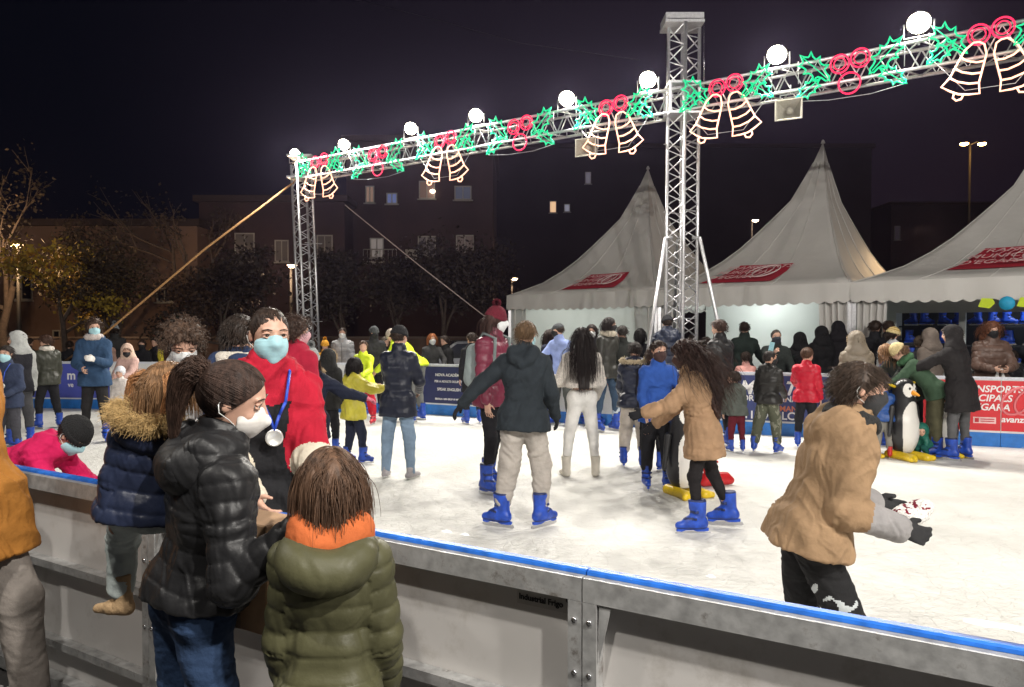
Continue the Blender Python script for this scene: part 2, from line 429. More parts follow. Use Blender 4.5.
def hair_strands(hobj, S, o, d, m):
    q, c, a, f, u = S['q'], S['hc'], S['hr'], S['hf'], S['hu']; st = o['hair']
    n, r0 = (1500, .0011) if d < 3.6 else ((420, .0022) if d < 10 else (160, .0038))
    if st in ('crop',): n //= 2
    g = np.random.default_rng(int(abs(o['seed'])*7)+3)
    dv = g.normal(size=(n*4, 3)); dv /= np.linalg.norm(dv, axis=1)[:,None]   # in (r,f,u)
    pt = dv*np.array([.35, .44, .41])+np.array([0,-.05,.11])
    keep = (pt[:,1]*.787-(pt[:,2])*.62 < .05) & (pt[:,2] > -.28)
    if o.get('hat') or o.get('hood'): keep &= pt[:,2] < .12
    pt = pt[keep][:n]; n = len(pt)
    if n == 0: return
    A = np.array([a, f, u]); T = lambda x: c+(x*q)@A
    L = {'short': .24, 'crop': .07, 'curly': .35, 'bob': .75, 'waves': 1.0, 'pony': .5, 'long': o.get('hlen', .25)*S['H']/q+.8}[st]
    if st == 'curly' and o.get('hlen'): L = o['hlen']*S['H']/q+.7
    m_ = 6 if L < .5 else 11
    thk = {'short': .03, 'crop': .015, 'curly': .12, 'bob': .05, 'long': .045, 'pony': .03, 'waves': .05}[st]+.012
    rad = np.array([.335, .425, .395])+thk; cc = np.array([0,-.05,.11]); pt = (pt-cc)/np.array([.35,.44,.41])*(rad*.985)+cc
    gl = A@np.array([0,0,-1.])
    P_ = [pt]; p = pt.copy(); nrmv = (pt-cc)/rad**2; nrmv /= np.linalg.norm(nrmv, axis=1)[:,None]
    if st in ('short', 'crop') or (st == 'curly' and not o.get('hlen')): v = np.array([0,.15,-.3])+np.array([0,1,0])*(pt[:,1:2] > 0)*.5-np.array([0,.4,0])*(pt[:,1:2] <= 0)+nrmv*(.12 if st == 'short' else (.0 if st == 'crop' else (.45 if o.get('hlen') else .9)))
    elif st == 'pony': v = np.array([0,-.50,.25])-pt
    else: v = np.stack([np.sign(pt[:,0]+g.normal(size=n)*.03)*(.35 if st == 'long' else .9)*(pt[:,2] > .2), -.35+0*pt[:,0], 0*pt[:,0]-.3], 1)
    v = v+g.normal(size=(n,3))*(.12 if st in ('short', 'crop', 'pony') else .2); v /= np.linalg.norm(v, axis=1)[:,None]
    step = L/(m_-1)*(g.uniform(.75, 1.1, size=n))[:,None]
    ph = g.uniform(0, 6.28, n)
    for i in range(1, m_):
        if st == 'pony': v = (np.array([0,-.52,.22])-p); v /= np.maximum(np.linalg.norm(v, axis=1)[:,None], .15)
        else:
            gw = {'short': .1, 'crop': .05, 'curly': .25}.get(st, .55); v = v+gl*gw+g.normal(size=(n,3))*.05
            if st == 'curly' and o.get('hlen'): v = v+np.array([0,-.08,0])
            if st == 'curly': v = v+(.4 if o.get('hlen') else .75)*np.stack([np.cos(i*1.9+ph), np.sin(i*1.9+ph), np.cos(i*1.3+ph)], 1)
            v /= np.linalg.norm(v, axis=1)[:,None]
        p = p+v*step
        e = (p-cc)/rad; k = np.linalg.norm(e, axis=1); ins = k < 1
        e[ins] = e[ins]/k[ins][:,None]*1.01; p = e*rad+cc
        if st in ('long', 'bob', 'waves', 'curly'):
            fb = (p[:,1] > .0) & (p[:,2] < .12) & (p[:,2] > -.6) & (np.abs(p[:,0]) < .31)
            p[fb,0] = np.where(p[fb,0] < 0, -.32, .32)
        if L > .6:
            Wp = c+(p*q)@A
            for aa, bb, rr in ((S['shL'], S['shR'], .055*S['H']+.03), (S['top']-S['u']*.1*S['H']-S['r']*.05, S['top']-S['u']*.1*S['H']+S['r']*.05, .075*S['H']+.03), (S['hip']+S['u']*.1*S['H']-S['r']*.05, S['hip']+S['u']*.1*S['H']+S['r']*.05, .07*S['H']+.03)):
                ab = bb-aa; t = np.clip((Wp-aa)@ab/(ab@ab), 0, 1); dd = Wp-aa-t[:,None]*ab; ln = np.linalg.norm(dd, axis=1); s_ = ln < rr
                Wp[s_] += dd[s_]/ln[s_][:,None]*(rr-ln[s_])[:,None]
            p = ((Wp-c)/q)@A.T
        P_.append(p.copy())
    Pth = np.stack([T(x) for x in P_], 1)
    return strands('hair_strands', Pth, r0, r0*.5, m, hobj)

_tmpl = {}
def footwear(kind, col):
    key = (kind, tuple(col))
    if key in _tmpl: return _tmpl[key]
    sd = SDF(); Z = np.array
    if kind == 'skate':
        sd.cone((0,-.045,-.055), (0,.03,-.05), .047, .046, k=.03); sd.cone((0,.03,-.052), (0,.155,-.068), .046, .034, k=.03)
        sd.cone((0,-.02,-.03), (0,-.018,.13), .050, .056, k=.03); sd.cone((0,.03,-.02), (0,.015,.11), .036, .042, k=.03)
        sd.cone((0,.05,.08), (0,.052,.14), .022, .028, k=.02)
        sd.cone((0,0,0), (0,.09,-.03), .042, .034, k=.02)
        for z in (.05, -.005): sd.cone((-.052,.03,z), (.052,.03,z), .014, k=.006)
        sd.cut((0,0,.15), (0,0,1)); sd.cut((0,0,-.088), (0,0,-1))
        V, Q = sd.mesh(.008); V = laplace(V, Q, 1)
        cc_ = V[Q].mean(1); mi_ = ((cc_[:,2] > .132) | ((np.abs(cc_[:,2]-.05) < .009) & (cc_[:,1] > .0)) | ((np.abs(cc_[:,2]+.005) < .009) & (cc_[:,1] > .02)) | (cc_[:,2] < -.080)).astype(int)
        me = mesh_obj('boot', V, Q, [mat('boot plastic', col, .4, noise_s=14, noise_a=.4, bump=.2, bump_s=40), mat('boot strap', tuple(c*.22+.01 for c in col), .5)], None, True, mi_).data
        b = MB()
        pr = [(-.095,-.090),(.175,-.090),(.18,-.104),(.165,-.120),(-.085,-.120),(-.1,-.104)]
        b.prism([(y, z) for y, z in pr[:1]]+[(.175,-.09),(.178,-.112),(.135,-.118),(.10,-.105),(.04,-.105),(.0,-.118),(-.06,-.118),(-.095,-.112)], -.012, .012, 0, Matrix.Rotation(math.pi/2, 4, 'Z'))
        b.prism([(-.11,-.117),(.17,-.117),(.19,-.128),(.18,-.142),(.15,-.148),(-.10,-.148),(-.118,-.140)], -.0022, .0022, 1, Matrix.Rotation(math.pi/2, 4, 'Z'))
        bl = b.build('blade', [mat('boot plastic', tuple(min(1, c*1.2) for c in col), .32, noise_s=30, noise_a=.25), M_steel]).data
        _tmpl[key] = (me, bl)
    elif kind == 'boot':
        sd.cone((0,-.04,-.05), (0,.05,-.05), .040, k=.03); sd.cone((0,.05,-.05), (0,.145,-.062), .038, .028, k=.03)
        sd.cone((0,-.02,-.03), (0,-.01,.15), .046, .055, k=.03)
        sd.cut((0,0,.15), (0,0,1)); sd.cut((0,0,-.085), (0,0,-1))
        V, Q = sd.mesh(.008); me = mesh_obj('boot', laplace(V, Q, 1), Q, cloth(col, .7), None).data; _tmpl[key] = (me, None)
    else:
        sd.cone((0,-.045,-.045), (0,.04,-.048), .040, .038, k=.03); sd.cone((0,.04,-.048), (0,.15,-.058), .038, .028, k=.03)
        sd.cone((0,-.01,-.02), (0,-.008,.03), .042, .044, k=.02); sd.cut((0,0,-.085), (0,0,-1))
        V, Q = sd.mesh(.008); V = laplace(V, Q, 1)
        me = mesh_obj('shoe', V, Q, [mat('shoe', col, .6, noise_s=50), M_white], None, True, (V[Q].mean(1)[:,2] < -.062)).data; _tmpl[key] = (me, None)
    for o in [o for o in COL.objects if o.data in _tmpl[key] and o.data is not None]: COL.objects.unlink(o); bpy.data.objects.remove(o)
    return _tmpl[key]

PEOPLE = []
def person(x, label, fy=None, top=None, d=None, face=0, gz=None, group=None, cat='person', **o):
    foot = o.get('foot', 'shoe')
    g = ICE if gz is None else gz
    if d is None: d = depth_at(fy, g)
    tz = P(x, top, d).z
    if o.get('hx') is not None: pass
    H = (tz-g)/1.0
    if o.get('pel') is None:
        for _ in range(3): H *= (tz-g)/skel(H, o)['topz']
    else: H = o['H']
    if 'hface' in o: o['head'] = ((o['hface']-face+180) % 360-180, o.get('head', (0,5,0))[1], o.get('head', (0,5,0))[2])
    o['seed'] = o.get('seed', x*3+top)
    S = skel(H, o); q = S['q']
    root = thing('person', label, cat, group=group)
    if o.get('pel') is None: loc = P(x, 400, d); loc.z = g
    else: loc = P(*o['pel'], d)
    th = math.pi+R(face); root.rotation_euler = (0, 0, th)
    root.location = loc
    h = o.get('h') or min(max(d*.0016, .0062), .0135)
    u, r, f, hip = S['u'], S['r'], S['f'], S['hip']
    A = (S['hr'], S['hf'], S['hu']); c = S['hc']
    def p(a_, b_, c_): return c+A[0]*a_*q+A[1]*b_*q+A[2]*c_*q
    # ---------- body: one continuous skin
    sk = skinm(o.get('tone', 0)); sd = SDF()
    torso(sd, S, -.006, bulk=min(1, o.get('bulk', 1)))
    for nm in 'RL':
        sd.cone(S['hj'+nm]*.7*min(1, o.get('bulk', 1))+hip*(1-.7*min(1, o.get('bulk', 1))), S['kn'+nm], .044*H*min(1, o.get('bulk', 1)), .030*H, k=.03); sd.cone(S['kn'+nm], S['an'+nm], .030*H, .019*H, k=.02)
        ft = nrm(S['an'+nm]*0+np.array([0,1,0])); fo_ = np.array([(1 if nm == 'R' else -1)*math.sin(R(o.get('toe'+nm, o.get('toe', 12)))), math.cos(R(o.get('toe'+nm, o.get('toe', 12)))), 0]); sd.cone(S['an'+nm]-np.array([0,0,.018*H]), S['an'+nm]+fo_*.045*H-np.array([0,0,.026*H]), .020*H, .013*H, k=.02)
        sd.cone(S['sh'+nm], S['el'+nm], .029*H, .024*H, k=.03); sd.cone(S['el'+nm], S['wr'+nm], .024*H, .016*H, k=.02)
        ho = o.get('hand'+nm, {}); hand(sd, S, nm, h, 0, **ho)
    sd.cone(S['nb']-u*.02*H, p(0,-.08,-.2), .031*H, .23*q, k=.02)
    head_sdf(sd, S)
    if d < 12.5:
        kk = max(.03*q, h*.5)
        for s_ in (-1, 1):
            sd.ball(p(s_*.15,.405,.045), max(.07*q, h), k=kk, op='s')
            sd.ell(p(s_*.335,-.03,-.01), (.035*q, .07*q, .11*q), A, k=.01)
            sd.cone(p(s_*.05,.375,.135), p(s_*.2,.33,.135), .035*q, k=kk)
            sd.ball(p(s_*.17,.26,-.12), .075*q, k=.06*q)
        sd.cone(p(0,.375,.08), p(0,.455,-.10), .03*q, .052*q, k=kk)
        for s_ in (-1, 1): sd.ball(p(s_*.045,.42,-.115), .032*q, k=kk)
        sd.cone(p(-.08,.365,-.24), p(.08,.365,-.24), .035*q, k=kk)
        sd.cone(p(-.07,.405,-.235), p(.07,.405,-.235), .01*q, k=.01*q, op='s')
    lip = mat('lip', (.42,.16,.13), .45)
    def bm(cn):
        L = (cn-c)@np.array(A).T/q
        return ((np.abs(L[:,0]) < .1) & (L[:,1] > .36) & (np.abs(L[:,2]+.24) < .045)).astype(int)
    sobj('body', sd, h, [sk, lip], root, 1, None, bm)
    # ---------- eyes, brows
    fv = rotz(S['hf'], th); vis = fv[1]*1.0+fv[0]*(loc.x/d)*1.0 < .35
    if vis and d < 13:
        eb = MB(); 
        for s_ in (-1, 1):
            ec = p(s_*.145,.325,.04); mb = MB(); Rr = .056*q; n1, n2 = 9, 12
            vs, fs, ms = [], [], []
            for i in range(n1+1):
                a1 = math.pi*i/n1
                for j in range(n2):
                    a2 = 2*math.pi*j/n2
                    vs.append(ec+(A[1]*math.cos(a1)+(A[0]*math.cos(a2)+A[2]*math.sin(a2))*math.sin(a1))*Rr)
            for i in range(n1):
                for j in range(n2): fs.append((i*n2+j, (i+1)*n2+j, (i+1)*n2+(j+1)%n2, i*n2+(j+1)%n2)); ms.append(1 if i < 2 else 0)
            mesh_obj('eye', np.array(vs), fs, [mat('eye white', (.42,.39,.37), .25, noise_a=0), mat('iris', (.035,.02,.012), .15, noise_a=0)], root, True, ms)
            eb.tube([p(s_*.065,.40,.135), p(s_*.14,.40,.155), p(s_*.225,.345,.135)], .010*q, 5)
            if d < 6:
                eb.tube([p(s_*.09,.37,.06), p(s_*.145,.388,.072), p(s_*.20,.358,.06)], .005*q, 4)
                lb_ = MB(); lb_.tube([p(s_*.075,.345,.05), p(s_*.145,.365,.093), p(s_*.215,.335,.06)], .026*q, 6); lb_.tube([p(s_*.08,.345,.03), p(s_*.145,.366,.002), p(s_*.21,.335,.025)], .020*q, 6); lb_.build('eyelid', sk, root)
        eb.build('eyebrows', hairm(o.get('hcol', (.05,.03,.02))), root)
    # ---------- hair
    if o.get('hair'):
        hm = hairm(o.get('hcol', (.03,.018,.012)))
        ho = hair_cap(root, S, o, h, hm)
        if ho is not None: hair_strands(ho, S, o, d, hm)
    # ---------- trousers
    tr = o.get('tr', dict(col=(.02,.02,.025))); t = tr.get('t', .012); tb_ = min(1, o.get('bulk', 1))
    sd = SDF(); sd.cone(hip-S['r0']*.042*H*tb_+u*.02*H, hip+S['r0']*.042*H*tb_+u*.02*H, .060*H*tb_+t*.6, k=.04)
    end = {'skate': .70, 'boot': .78, 'shoe': 1.0}[foot] if tr.get('tuck', True) or foot == 'shoe' else 1.0
    end = tr.get('end', end)
    for nm in 'RL':
        e = S['kn'+nm]+(S['an'+nm]-S['kn'+nm])*end
        sd.cone(S['hj'+nm]*.80*tb_+hip*(1-.80*tb_), S['kn'+nm], .050*H*tb_+t*.8, .034*H+t, k=.035); sd.cone(S['kn'+nm], e, .034*H+t, (.022+.008*(1-end))*H+t*tr.get('flare', 1), k=.02)
    tw_ = tr.get('wr', .007); col2 = tr.get('col2')
    def dt(V, N):
        zz = V*np.array([1,1,1.6]); w = wob(zz, 9/H, abs(int(x))); w2 = wob(V*np.array([.6,.6,2.2]), 16/H, abs(int(x))+5)
        return V+N*((1-2*np.abs(w))*tw_*.7+(.5-np.abs(w2))*tw_*.6)[:,None]
    mf = None; ml = [cloth(tr['col'], tr.get('rough', .85))]
    if tr.get('shine'): ml = [nylon(tr['col'], .3)]
    if col2: ml.append(cloth(col2)); mf = lambda cn: (wob(cn, 22, 9) > .1).astype(int)
    if tr.get('split'): mf = lambda cn: tr['split'](cn, S).astype(int)
    sobj('trousers', sd, h, ml, root, 1, dt, mf)
    # ---------- footwear
    if foot == 'none': pass
    else:
        fk = {'skate': 'skate', 'boot': 'boot', 'shoe': 'shoe'}[foot]
        me, bl = footwear(fk, o.get('fcol', (.012,.058,.38) if foot == 'skate' else (.05,.05,.055)))
        for nm, sd_ in (('R', 1), ('L', -1)):
            an = S['an'+nm]; sh = nrm(S['kn'+nm]-an); pit = o.get('pit'+nm, None)
            if pit is None:
                tt_ = R(o.get('toe'+nm, o.get('toe', 12))); fw = np.array([sd_*math.sin(tt_), math.cos(tt_), 0])
                extra = an[2]-S['lift']
                pa = 0 if extra < .03 else -min(.9, extra*2.2)
            else: tt_ = R(o.get('toe'+nm, o.get('toe', 12))); fw = np.array([sd_*math.sin(tt_), math.cos(tt_), 0]); pa = R(pit)
            fw = nrm(fw*math.cos(pa)+np.array([0,0,1])*math.sin(pa)); up = nrm(np.array([0,0,1.])-fw*fw[2]); rt = np.cross(fw, up)
            s = H/1.7*o.get('fs', 1.0)
            mx = Matrix(((rt[0]*s, fw[0]*s, up[0]*s, an[0]), (rt[1]*s, fw[1]*s, up[1]*s, an[1]), (rt[2]*s, fw[2]*s, up[2]*s, an[2]), (0,0,0,1)))
            ob = link(bpy.data.objects.new({'skate': 'ice_skate', 'boot': 'boot', 'shoe': 'shoe'}[foot], me), root); ob.matrix_basis = mx
            if bl: link(bpy.data.objects.new('blade', bl), ob)
    # ---------- top garment(s)
    tp = o.get('top_', dict(kind='jacket', col=(.02,.02,.025)))
    def garment(tp, name):
        t = tp.get('t', .022); L = tp.get('L', .04); sd = SDF(); bulk = o.get('bulk', 1)
        torso(sd, S, t, k=.06, bulk=bulk)
        dn = -u*.5-np.array([0,0,.5]); dn = nrm(dn)
        he = hip+dn*(L*H); fl = tp.get('flare', .006)*H; fl += max(0, o.get('tr', {}).get('t', .012)*.9+.014-t)
        sd.cone(hip-S['r0']*.044*H*bulk, he-S['r0']*.046*H*bulk, .060*H*bulk+t+fl*.6, .060*H*bulk+t+fl, k=.05); sd.cone(hip+S['r0']*.044*H*bulk, he+S['r0']*.046*H*bulk, .060*H*bulk+t+fl*.6, .060*H*bulk+t+fl, k=.05)
        sd.cone(he-S['r0']*.038*H*bulk, he+S['r0']*.038*H*bulk, .060*H*bulk+t+fl, k=.04)
        if L > .08:
            sd.cone(he-S['r0']*.038*H*bulk+f*.02, he+S['r0']*.038*H*bulk+f*.02, .058*H*bulk+t+fl, k=.04)
        sd.cut(he, dn)
        se = tp.get('sleeve', .96); at = tp.get('at', t)
        for nm in 'RL':
            el, wr = S['el'+nm], S['wr'+nm]; we = el+(wr-el)*se
            sd.cone(S['sh'+nm], el, .029*H+at*.8, .025*H+at*.75, k=.035)
            if tp.get('sleeve', 1) > .2: sd.cone(el, we, .025*H+at*.75, .018*H+at*.7*tp.get('cuff', .8), k=.02)
        if tp.get('collar', True) and not tp.get('hood_up'):
            sd.cone(S['nb']-u*.01*H, S['nb']+u*.028*H+S['hf']*.004*H, .046*H+t*.6, .042*H+t*.4, k=.02)
        if tp.get('hood_down'):
            b = S['nb']-f*.055*H+u*.005*H
            for s_ in (-1, 0, 1):
                sd.cone(S['nb']+r*s_*.045*H-f*.03*H+u*.002*H, b+r*s_*.035*H-f*(.015*H)-u*(.055*H-abs(s_)*.02*H), .028*H+t*.45, .022*H+t*.45, k=.025)
            for s_ in (-1, 1): sd.cone(S['nb']+r*s_*.05*H+u*.012*H+f*.02*H, S['nb']+r*s_*.05*H-f*.04*H+u*.01*H, .018*H+t*.25, .024*H+t*.35, k=.025)
        if tp.get('open'):
            n0 = S['nb']+f*.11*H
        amp = tp.get('wr', .008); per = tp.get('per', .055*H+.01); sseed = abs(int(x*3+top))
        def disp(V, N):
            out = V
            if tp['kind'] == 'puff':
                par, arm = boneparam(V, S)
                pr = np.where(arm, per*.9, per); s_ = np.abs(np.sin(math.pi*par/pr))
                out = out+N*((s_**.3-.85)*tp.get('pamp', .013*H/1.5)*1.15)[:,None]
                out = out+N*(wob(V*np.array([1,1,.5]), 26, sseed)*amp*.35)[:,None]
            w = wob(V*np.array([1,1,1.5]), tp.get('wf', 8)/max(H, 1.2), sseed); w2 = wob(V*np.array([1.4,1.4,.7]), 20/max(H, 1.2), sseed+2)
            return out+N*((.5-np.abs(w))*amp*1.4+(.5-np.abs(w2))*amp*.8)[:,None]
        mk = tp.get('mat') or (nylon(tp['col'], tp.get('rough', .4)) if tp['kind'] in ('puff', 'shiny') else (wool(tp['col']) if tp['kind'] == 'fleece' else cloth(tp['col'])))
        ml = [mk]; mf = None
        if tp.get('col2') is not None:
            ml.append(cloth(tp['col2']) if tp.get('kind') != 'puff' else nylon(tp['col2'])); sp = tp['split']; mf = lambda cn: sp(cn, S).astype(int)
        if tp.get('col3') is not None: ml.append(cloth(tp['col3']))
        return sobj(name, sd, h, ml, root, 1, disp, mf)
    jk = garment(tp, tp.get('name', 'coat' if tp.get('L', .04) > .1 else 'jacket'))
    if tp.get('zip') and vis:
        zb = MB(); pts = []
        for i in range(7):
            s_ = i/6; b = S['hip']+u*(.3*H*s_)+f*(.068*H*(1-.25*s_**3)+tp.get('t', .022)+.012)
            pts.append(b)
        zb.tube(pts, .004, 5); zb.build('zip', mat('zip', tp['zip'], .4), jk)
    # ---------- hood worn up
    if tp.get('hood_up') or tp.get('fur'):
        fc = tp.get('fur')
        if tp.get('hood_up'):
            sd = SDF(); sd.ell(p(0,-.07,.08), (.46*q, .55*q, .52*q), A, k=.03)
            for s_ in (-1, 0, 1): sd.cone(p(s_*.16,-.15,-.2), S['nb']+r*s_*.045*H-f*.015*H, .3*q, .045*H+.02, k=.05)
            sd.ell(p(0,.52,-.02), (.33*q, .48*q, .40*q), A, k=.03, op='s')
            hm_ = tp.get('hoodcol', tp['col'])
            hood = sobj('hood', sd, h, cloth(hm_) if tp['kind'] != 'puff' else nylon(hm_), root, 1, lambda V, N: V+N*((.5-np.abs(wob(V, 10, 4)))*.010)[:,None])
            ring = [(math.cos(a_)*.36, .28-.10*abs(math.cos(a_)), math.sin(a_)*.43+.0) for a_ in np.linspace(0, 2*math.pi, 40)[:-1]]
            rp = np.array([p(*v) for v in ring]); cen = p(0,.1,0)
        else:
            hood = jk
            cen = S['nb']-f*.05*H+u*.0*H
            rp = np.array([S['nb']+r*math.sin(a_)*.085*H*1.15-f*(.01*H+.10*H*(1+math.cos(a_))*.5)+u*(.035*H-.035*H*(1+math.cos(a_))*.5) for a_ in np.linspace(-2.4, 2.4, 36)])
        if fc:
            g = np.random.default_rng(5); n = 2600 if d < 3.6 else (900 if d < 10 else 420)
            base = rp[g.integers(0, len(rp)-1, n)]+g.normal(size=(n,3))*.006*H
            o_ = base-cen; o_ /= np.linalg.norm(o_, axis=1)[:,None]
            dv = o_*.6+g.normal(size=(n,3))*.55; dv /= np.linalg.norm(dv, axis=1)[:,None]; Lf = g.uniform(.016, .032, n)[:,None]*H*.8
            Pt = np.stack([base, base+dv*Lf*.5, base+dv*Lf+np.array([0,0,-.15])*Lf], 1)
            strands('fur_trim', Pt, .0018 if d < 3.6 else .004, .0006 if d < 3.6 else .002, mat('fur', fc, .8, noise_s=60, noise_a=.3), hood)
    # ---------- hat
    ht = o.get('hat')
    if ht:
        hb, hcol = ht[0], ht[1]; sd = SDF()
        tl = nrm(A[2]+A[1]*.22)
        if hb == 'beanie' or hb == 'pom':
            sd.ell(p(0,-.05,.14), (.39*q, .47*q, .47*q if hb == 'beanie' else .52*q), A, k=.02); sd.cut(p(0,0,.10), -tl)
            bd = SDF(); bd.ell(p(0,-.05,.13), (.42*q, .50*q, .46*q), A, k=.01); bd.cut(p(0,0,.06), -tl); bd.cut(p(0,0,.24), tl)
            rib = lambda V, N: V+N*(np.sin(np.arctan2((V-c)@A[0], (V-c)@A[1])*34)*.003)[:,None]
            hm2 = wool(hcol); ho = sobj('beanie', sd, h*.9, hm2, root, 1, rib); sobj('brim', bd, h*.9, hm2, ho, 1, rib)
            if hb == 'pom':
                g = np.random.default_rng(2); n = 500; dv = g.normal(size=(n,3)); dv /= np.linalg.norm(dv, axis=1)[:,None]; pc = p(0,-.1,.74)
                Pt = np.stack([np.repeat(pc[None], n, 0), pc+dv*.12*q, pc+dv*.19*q*g.uniform(.85, 1.1, n)[:,None]], 1)
                strands('pompom', Pt, .012*q, .02*q, wool(ht[2] if len(ht) > 2 else hcol), ho, 4)
            if hb == 'beanie' and len(ht) > 2: ho.data.materials.append(wool(ht[2])); cn = np.array([v.center[:] for v in ho.data.polygons]); mi = (np.sin(((cn-c)@tl)/q*40) > 0).astype(np.int32); ho.data.polygons.foreach_set('material_index', mi)
        elif hb == 'cap':
            sd.ell(p(0,-.04,.16), (.38*q, .46*q, .42*q), A, k=.02); sd.cut(p(0,0,.16), -tl); sd.cone(p(-.16,.35,.18), p(-.14,.58,.15), .03*q, k=.02); sd.cone(p(.16,.35,.18), p(.14,.58,.15), .03*q, k=.02); sd.cone(p(0,.35,.19), p(0,.62,.15), .03*q, k=.03)
            sobj('cap', sd, h*.9, cloth(hcol), root)
        elif hb == 'helmet':
            sd.ell(p(0,-.04,.13), (.45*q, .53*q, .50*q), A, k=.02); sd.ell(p(0,.5,-.2), (.5*q, .42*q, .36*q), A, k=.02, op='s'); sd.cut(p(0,0,-.25), -A[2])
            sobj('helmet', sd, h*.9, mat('helmet', hcol, .3), root)
        elif hb == 'band':
            sd.ell(p(0,-.05,.12), (.38*q, .46*q, .44*q), A, k=.02); sd.cut(p(0,0,.12), -tl); sd.cut(p(0,0,.3), tl); sobj('headband', sd, h*.9, wool(hcol), root)
    # ---------- face mask
    mk = o.get('mask')
    if mk:
        sd = SDF(); e = .045*q+(.004 if d > 5 else 0)
        if o.get('ffp'):
            sd.ell(p(0,.16,-.20), (.27*q, .30*q, .27*q), A, k=.02); sd.cone(p(0,.36,.03), p(0,.50,-.18), .035*q, .05*q, k=.1*q); sd.cone(p(0,.50,-.18), p(0,.34,-.42), .05*q, .05*q, k=.08*q); sd.cut(p(0,.14,-.2), -A[1]-A[2]*.15)
        else:
            sd.ell(p(0,.10,-.17), (.262*q+e, .305*q+e, .30*q+e), A, k=.02); sd.cone(p(0,.38,.06), p(0,.43,-.10), .03*q+e, .05*q+e, k=.1*q); sd.ball(p(0,.26,-.40), .07*q+e, k=.06*q)
            sd.cut(p(0,.06,-.2), -A[1]+A[2]*.3)
        sd.cut(p(0,.40,.045), A[2]-A[1]*.35)
        sd.cut(p(0,.2,-.50), -A[2])
        mo = sobj('face_mask', sd, min(h, .009), mat('mask', mk, .75, noise_s=30, noise_a=.04, bump=.35, bump_s=9, bump_d=.006, stretch=(1,1,7)), root)
        if d < 6:
            st = MB()
            for s_ in (-1, 1):
                st = MB(); st.tube([p(s_*.24,.22,-.02), p(s_*.31,.05,.05), p(s_*.36,-.08,.09), p(s_*.375,-.12,.0)], .0016, 5); st.tube([p(s_*.2,.2,-.33), p(s_*.29,.05,-.2), p(s_*.35,-.09,-.12), p(s_*.375,-.12,.0)], .0016, 5); st.build('ear_loop', M_white, mo)
    # ---------- gloves
    gl = o.get('glove')
    if gl is not None:
        for nm in 'RL':
            sd = SDF(); ho = o.get('hand'+nm, {}); hand(sd, S, nm, h, .004, **ho); sd.cone(S['wr'+nm]-S['fd'+nm]*.035*H, S['wr'+nm]+S['fd'+nm]*.02, .021*H, .019*H, k=.02)
            gg = gl if not isinstance(gl, dict) else gl.get(nm)
            if gg is not None: sobj('glove', sd, h, cloth(gg), root)
    # ---------- scarf
    if o.get('scarf'):
        sd = SDF(); nb = S['nb']; pts = [nb+r*math.sin(a_)*.05*H+f*math.cos(a_)*.05*H+u*(.02*H) for a_ in np.linspace(0, 2*math.pi, 9)]
        for i in range(8): sd.cone(pts[i], pts[i+1], .027*H, k=.015)
        sobj('scarf', sd, h, wool(o['scarf']), root, 1, lambda V, N: V+N*(wob(V, 25, 8)*.006)[:,None])
    # ---------- lanyard and medal
    if o.get('medal'):
        mz = o.get('mz', .52)
        fo = lambda s_, zz: S['hip']+u*(.3*H*zz)+r*s_*H+f*(.066*H+tp.get('t', .022)+.022)
        lb = MB(); pts = [S['nb']+r*.045*H-f*.01*H+u*.03*H, S['nb']+r*.045*H+f*.045*H+u*.012*H, fo(.026, .88), fo(.012, mz+.12), fo(0, mz), fo(-.012, mz+.12), fo(-.026, .88), S['nb']-r*.045*H+f*.045*H+u*.012*H, S['nb']-r*.045*H-f*.01*H+u*.03*H]
        for a_, b_ in zip(pts, pts[1:]): lb.tube([a_, b_], .005*H/1.5+.001, 4)
        ln = lb.build('lanyard', mat('ribbon', (.02,.07,.5), .5), root)
        mb = MB(); cn = fo(0, mz)-u*.03; mxx = Matrix(((r[0],u[0],f[0],cn[0]),(r[1],u[1],f[1],cn[1]),(r[2],u[2],f[2],cn[2]),(0,0,0,1)))
        mb.lathe([(0,-.004),(.034,-.004),(.036,0),(.034,.004),(.028,.004),(.026,.002),(0,.002)], 24, 0, mxx); mb.build('medal', mat('silver medal', (.75,.75,.72), .3, .6), ln)
    if o.get('pack'):
        sd = SDF(); b = S['hip']+u*.17*H-f*(.075*H+.05)
        sd.cone(b-r*.04*H+u*.07*H, b-r*.045*H-u*.08*H, .045*H, .055*H, k=.03); sd.cone(b+r*.04*H+u*.07*H, b+r*.045*H-u*.08*H, .045*H, .055*H, k=.03); sd.cone(b-u*.06*H-f*.03*H-r*.03*H, b-u*.06*H-f*.03*H+r*.03*H, .03*H, k=.03)
        pk = sobj('backpack', sd, h, cloth(o['pack']), root); 
        sb = MB()
        for s_ in (-1, 1): sb.tube([b+r*s_*.05*H+u*.08*H, S['top']+r*s_*.065*H+u*.045*H-f*.02*H, S['top']+r*s_*.065*H+u*.02*H+f*.06*H, hip+r*s_*.085*H+u*.14*H+f*.07*H, hip+r*s_*.09*H+u*.08*H], .010*H, 6)
        sb.build('strap', cloth(tuple(v*.6 for v in o['pack'])), pk)
    PEOPLE.append((round(H, 2), round(d, 1), label))
    S['root'], S['th'], S['h'], S['p'] = root, th, h, p; S['jacket'] = jk
    return S
